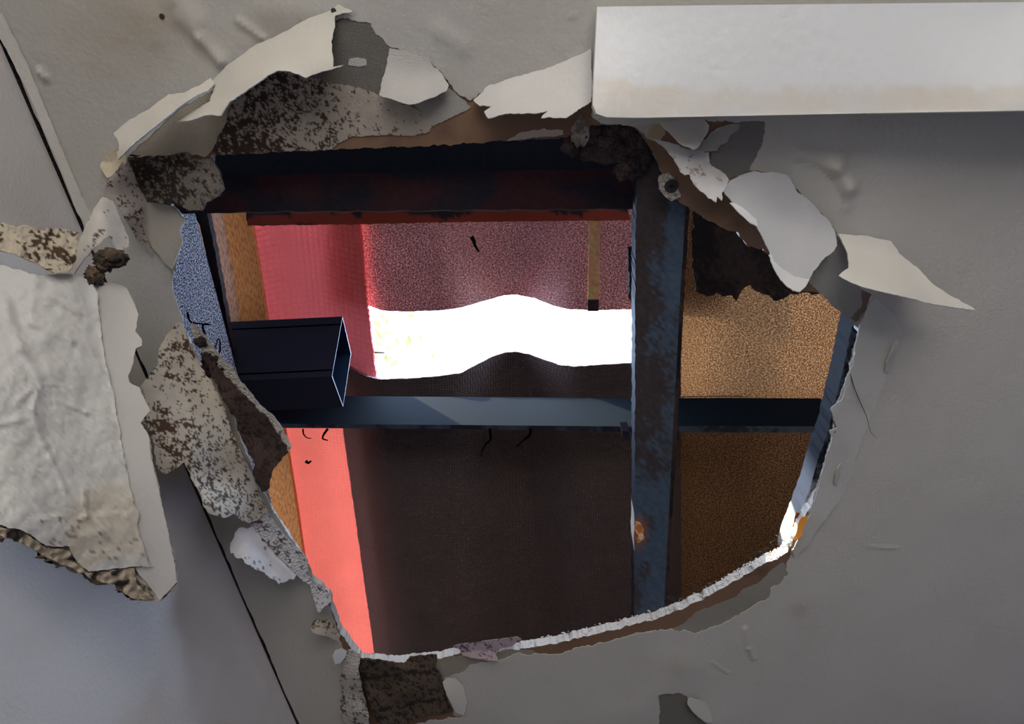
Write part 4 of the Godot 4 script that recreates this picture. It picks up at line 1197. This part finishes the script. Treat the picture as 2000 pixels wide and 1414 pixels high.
	for k in 46:
		var f := 0.55 + 0.45 * rng.randf()
		var n := top.size() / 2 - 1
		var i := mini(int(f * n), n - 1)
		var p := Vector2(top[i * 2], top[i * 2 + 1]).lerp(Vector2(top[i * 2 + 2], top[i * 2 + 3]), f * n - i)
		var P := on_y(p, CY) + Vector3(0, 0.012, 0)
		rim.append([P, P + Vector3(rng.randfn() * 0.006, 0.004 + rng.randf() * 0.004, rng.randfn() * 0.004), P + Vector3(rng.randfn() * 0.012, 0.004 + rng.randf() * 0.008, 0.004 + rng.randfn() * 0.004)])
	var st := SurfaceTool.new()
	st.begin(Mesh.PRIMITIVE_TRIANGLES)
	for r in rim:
		st.append_from(tube(r, 0.0003, 0.0002, lin(200, 196, 190), 4), 0, Transform3D.IDENTITY)
	var fb := place("fibres", st.commit(), M.paper, o)
	fb.set_meta("kind", "stuff")


func plain(c: Color) -> StandardMaterial3D:
	var m := StandardMaterial3D.new()
	m.albedo_color = c.linear_to_srgb()
	m.roughness = 0.9
	return m


# a rough lump
func lump(center: Vector3, size: Vector3, seed_at: float, c: Color, d: Color) -> ArrayMesh:
	var V := PackedVector3Array()
	var N := PackedVector3Array()
	var K := PackedColorArray()
	var I := PackedInt32Array()
	var nu := 28
	var nv := 16
	var at := func(i: int, j: int) -> Vector3:
		var a := TAU * i / nu
		var b := PI * j / nv
		var u := Vector3(sin(b) * cos(a), cos(b), sin(b) * sin(a))
		var r := 1.0 + 0.45 * nz2.get_noise_3dv(u * 1.6 + Vector3.ONE * seed_at) + 0.13 * nz.get_noise_3dv(u * 4.0 + Vector3.ONE * seed_at)
		return u * size * r
	for j in nv + 1:
		for i in nu + 1:
			var P: Vector3 = at.call(i, j)
			var n: Vector3 = (at.call(i + 1, j) - at.call(i - 1, j)).cross(at.call(i, mini(j + 1, nv)) - at.call(i, maxi(j - 1, 0))).normalized()
			if n.length() < 0.5:
				n = P.normalized()
			if n.dot(P) < 0:
				n = -n
			V.append(center + P)
			N.append(n)
			K.append(c.lerp(d, clampf(0.5 + 1.2 * nz2.get_noise_3dv((center + P) * 70.0), 0, 1)))
	for j in nv:
		for i in nu:
			var a := j * (nu + 1) + i
			for t in [[a, a + 1, a + nu + 1], [a + 1, a + nu + 2, a + nu + 1]]:
				var g := (V[t[1]] - V[t[0]]).cross(V[t[2]] - V[t[0]])
				if g.dot(N[t[0]]) > 0:
					I.append_array(PackedInt32Array([t[0], t[2], t[1]]))
				else:
					I.append_array(PackedInt32Array(t))
	return mesh_of(V, N, K, I)


func small_things() -> void:
	# dirty mortar in the corner where beam and batten meet
	var mo := thing("mortar_clump", "dark dirt and mortar clump where beam meets the rusty batten", "mortar")
	for m in [[1150, 255, 0.024, 0.01, 0.016, 1.0], [1215, 262, 0.022, 0.012, 0.018, 2.0], [1185, 285, 0.028, 0.012, 0.014, 3.0], [1245, 290, 0.014, 0.012, 0.022, 4.0], [1228, 322, 0.014, 0.01, 0.014, 5.0], [1130, 282, 0.014, 0.008, 0.012, 6.0]]:
		place("clod", lump(on_y(Vector2(m[0], m[1]), CY + 0.012), Vector3(m[2], m[3], m[4]), m[5], lin(84, 68, 64), lin(34, 28, 30)), M.gypsum, mo)
	place("clod", lump(on_y(Vector2(1133, 254), CY + 0.002), Vector3(0.008, 0.004, 0.014), 8.0, lin(176, 164, 150), lin(120, 108, 100)), M.gypsum, mo)
	# screw
	var sc := thing("drywall_screw", "black drywall screw head in the pale flake", "screw")
	var P := on_y(Vector2(1311, 363), 2.3985)
	var cy := CylinderMesh.new()
	cy.top_radius = 0.0022
	cy.bottom_radius = 0.0062
	cy.height = 0.004
	cy.radial_segments = 20
	var hd := place("head", cy, plain(lin(46, 44, 46)), sc)
	hd.position = P + Vector3(0, 0.001, 0)
	var sk := CylinderMesh.new()
	sk.top_radius = 0.0016
	sk.bottom_radius = 0.0016
	sk.height = 0.02
	var shn := place("shank", sk, plain(lin(46, 44, 46)), sc)
	shn.position = P + Vector3(0, 0.012, 0)
	for a in 2:
		var bx := BoxMesh.new()
		bx.size = Vector3(0.0052, 0.0008, 0.0012) if a == 0 else Vector3(0.0012, 0.0008, 0.0052)
		var sl := place("slot", bx, plain(lin(16, 16, 18)), sc)
		sl.position = P + Vector3(0, -0.0011, 0)
	# nails or screw dots in the paint
	var dots := [[317, 32], [371, 27], [652, 21], [615, 100]]
	for k in 4:
		var dd := CylinderMesh.new()
		dd.top_radius = 0.0016
		dd.bottom_radius = 0.0022
		dd.height = 0.002
		dd.radial_segments = 10
		var h := [0.002, 0.003, 0.003, 0.020]
		var o := place("nail_head", dd, plain(lin(58, 46, 38)))
		o.position = on_y(Vector2(dots[k][0], dots[k][1]), CY - h[k])
		tag(o, ["dark nail head on the ceiling near the top left, leftmost of four", "dark nail head beside the raised paint ridge at the top", "dark nail head at the top end of the long cream flap", "dark nail head in the middle of the long cream flap"][k], "nail", "nail heads in the painted ceiling")
	# litter on the pink sheet and hanging from the purlin
	var lit := func(called: String, label: String, path: Array, y: float, r: float, c: Color) -> void:
		var q := []
		for k in range(0, path.size(), 2):
			q.append(on_y(Vector2(path[k], path[k + 1]), y - 0.002 * sin(k * 1.3)))
		var fine := []
		for k in q.size() - 1:
			for j in 6:
				fine.append((q[k] as Vector3).cubic_interpolate(q[k + 1], q[maxi(k - 1, 0)], q[mini(k + 2, q.size() - 1)], j / 6.0))
		fine.append(q[q.size() - 1])
		q = fine
		tag(place(called, tube(q, r, r * 0.4, c, 5), M.paper), label, "litter")
	lit.call("dry_stalk", "curved dry stalk on the pink sheet under the purlin", [592, 838, 593, 848, 600, 855, 608, 856], 2.69, 0.0014, lin(60, 40, 36))
	lit.call("dry_stalk", "short forked crumb hanging before the pink sheet", [640, 838, 634, 846, 630, 856, 640, 860], 2.69, 0.0022, lin(50, 34, 32))
	lit.call("dry_stalk", "small dark leaf scrap lower on the pink sheet", [597, 900, 602, 904, 608, 900], 2.69, 0.0028, lin(54, 36, 34))
	lit.call("hanging_twig", "pale twig dangling from the middle of the purlin", [956, 836, 958, 858, 948, 868, 940, 886, 942, 893], 2.61, 0.0022, lin(84, 84, 92))
	lit.call("hanging_twig", "dark crooked twig dangling right of the pale one", [1036, 836, 1034, 850, 1022, 860, 1010, 872], 2.61, 0.0024, lin(52, 50, 58))
	lit.call("dead_insect", "dark dried insect on the upper purple roof sheet", [921, 462, 926, 472, 928, 480, 936, 492], 2.755, 0.0034, lin(44, 30, 38))
	lit.call("twisted_wire", "thin black wire loop beside the foot of the blue wall", [408, 634, 396, 640, 420, 700, 428, 690, 430, 672, 426, 662, 416, 690, 404, 696], 2.43, 0.0012, lin(30, 26, 26))
	lit.call("dry_stalk", "black straw poking out at the torn left board edge", [366, 610, 372, 628, 390, 632, 412, 634], 2.425, 0.0012, lin(36, 28, 28))
	lit.call("dry_stalk", "dark straw stub among the debris on the left board edge", [388, 656, 404, 700, 412, 712, 434, 736], 2.425, 0.0018, lin(36, 28, 28))
	lit.call("paper_fibre", "long white fibre hanging from the right paint strip", [1660, 728, 1668, 756, 1682, 790, 1692, 812, 1700, 842, 1712, 856], 2.392, 0.0005, lin(220, 214, 206))
	lit.call("paper_fibre", "short white fibre bundle at the batten's torn right edge", [1632, 800, 1626, 815, 1632, 835, 1630, 846], 2.39, 0.0006, lin(214, 208, 200))
	# dirt clods on the left edge
	var cl := thing("dirt_clump", "black dirt clump on the torn left edge of the hole", "dirt")
	for m in [[392, 668, 0.006], [412, 706, 0.009], [424, 724, 0.007], [402, 726, 0.008], [436, 722, 0.005]]:
		place("clod", lump(on_y(Vector2(m[0], m[1]), CY - 0.004), Vector3(m[2], m[2] * 0.6, m[2]), m[0], lin(66, 54, 48), lin(26, 22, 22)), M.gypsum, cl)
	var cp := thing("plaster_crumb", "dirty plaster crumb wedged above the hanging slab", "plaster")
	for m in [[216, 505, 0.012, 0.008], [205, 515, 0.007, 0.006], [184, 540, 0.006, 0.008]]:
		place("clod", lump(at_depth(Vector2(m[0], m[1]), 0.585), Vector3(m[2], m[3], m[3]), m[0], lin(110, 92, 74), lin(44, 34, 28)), M.gypsum, cp)
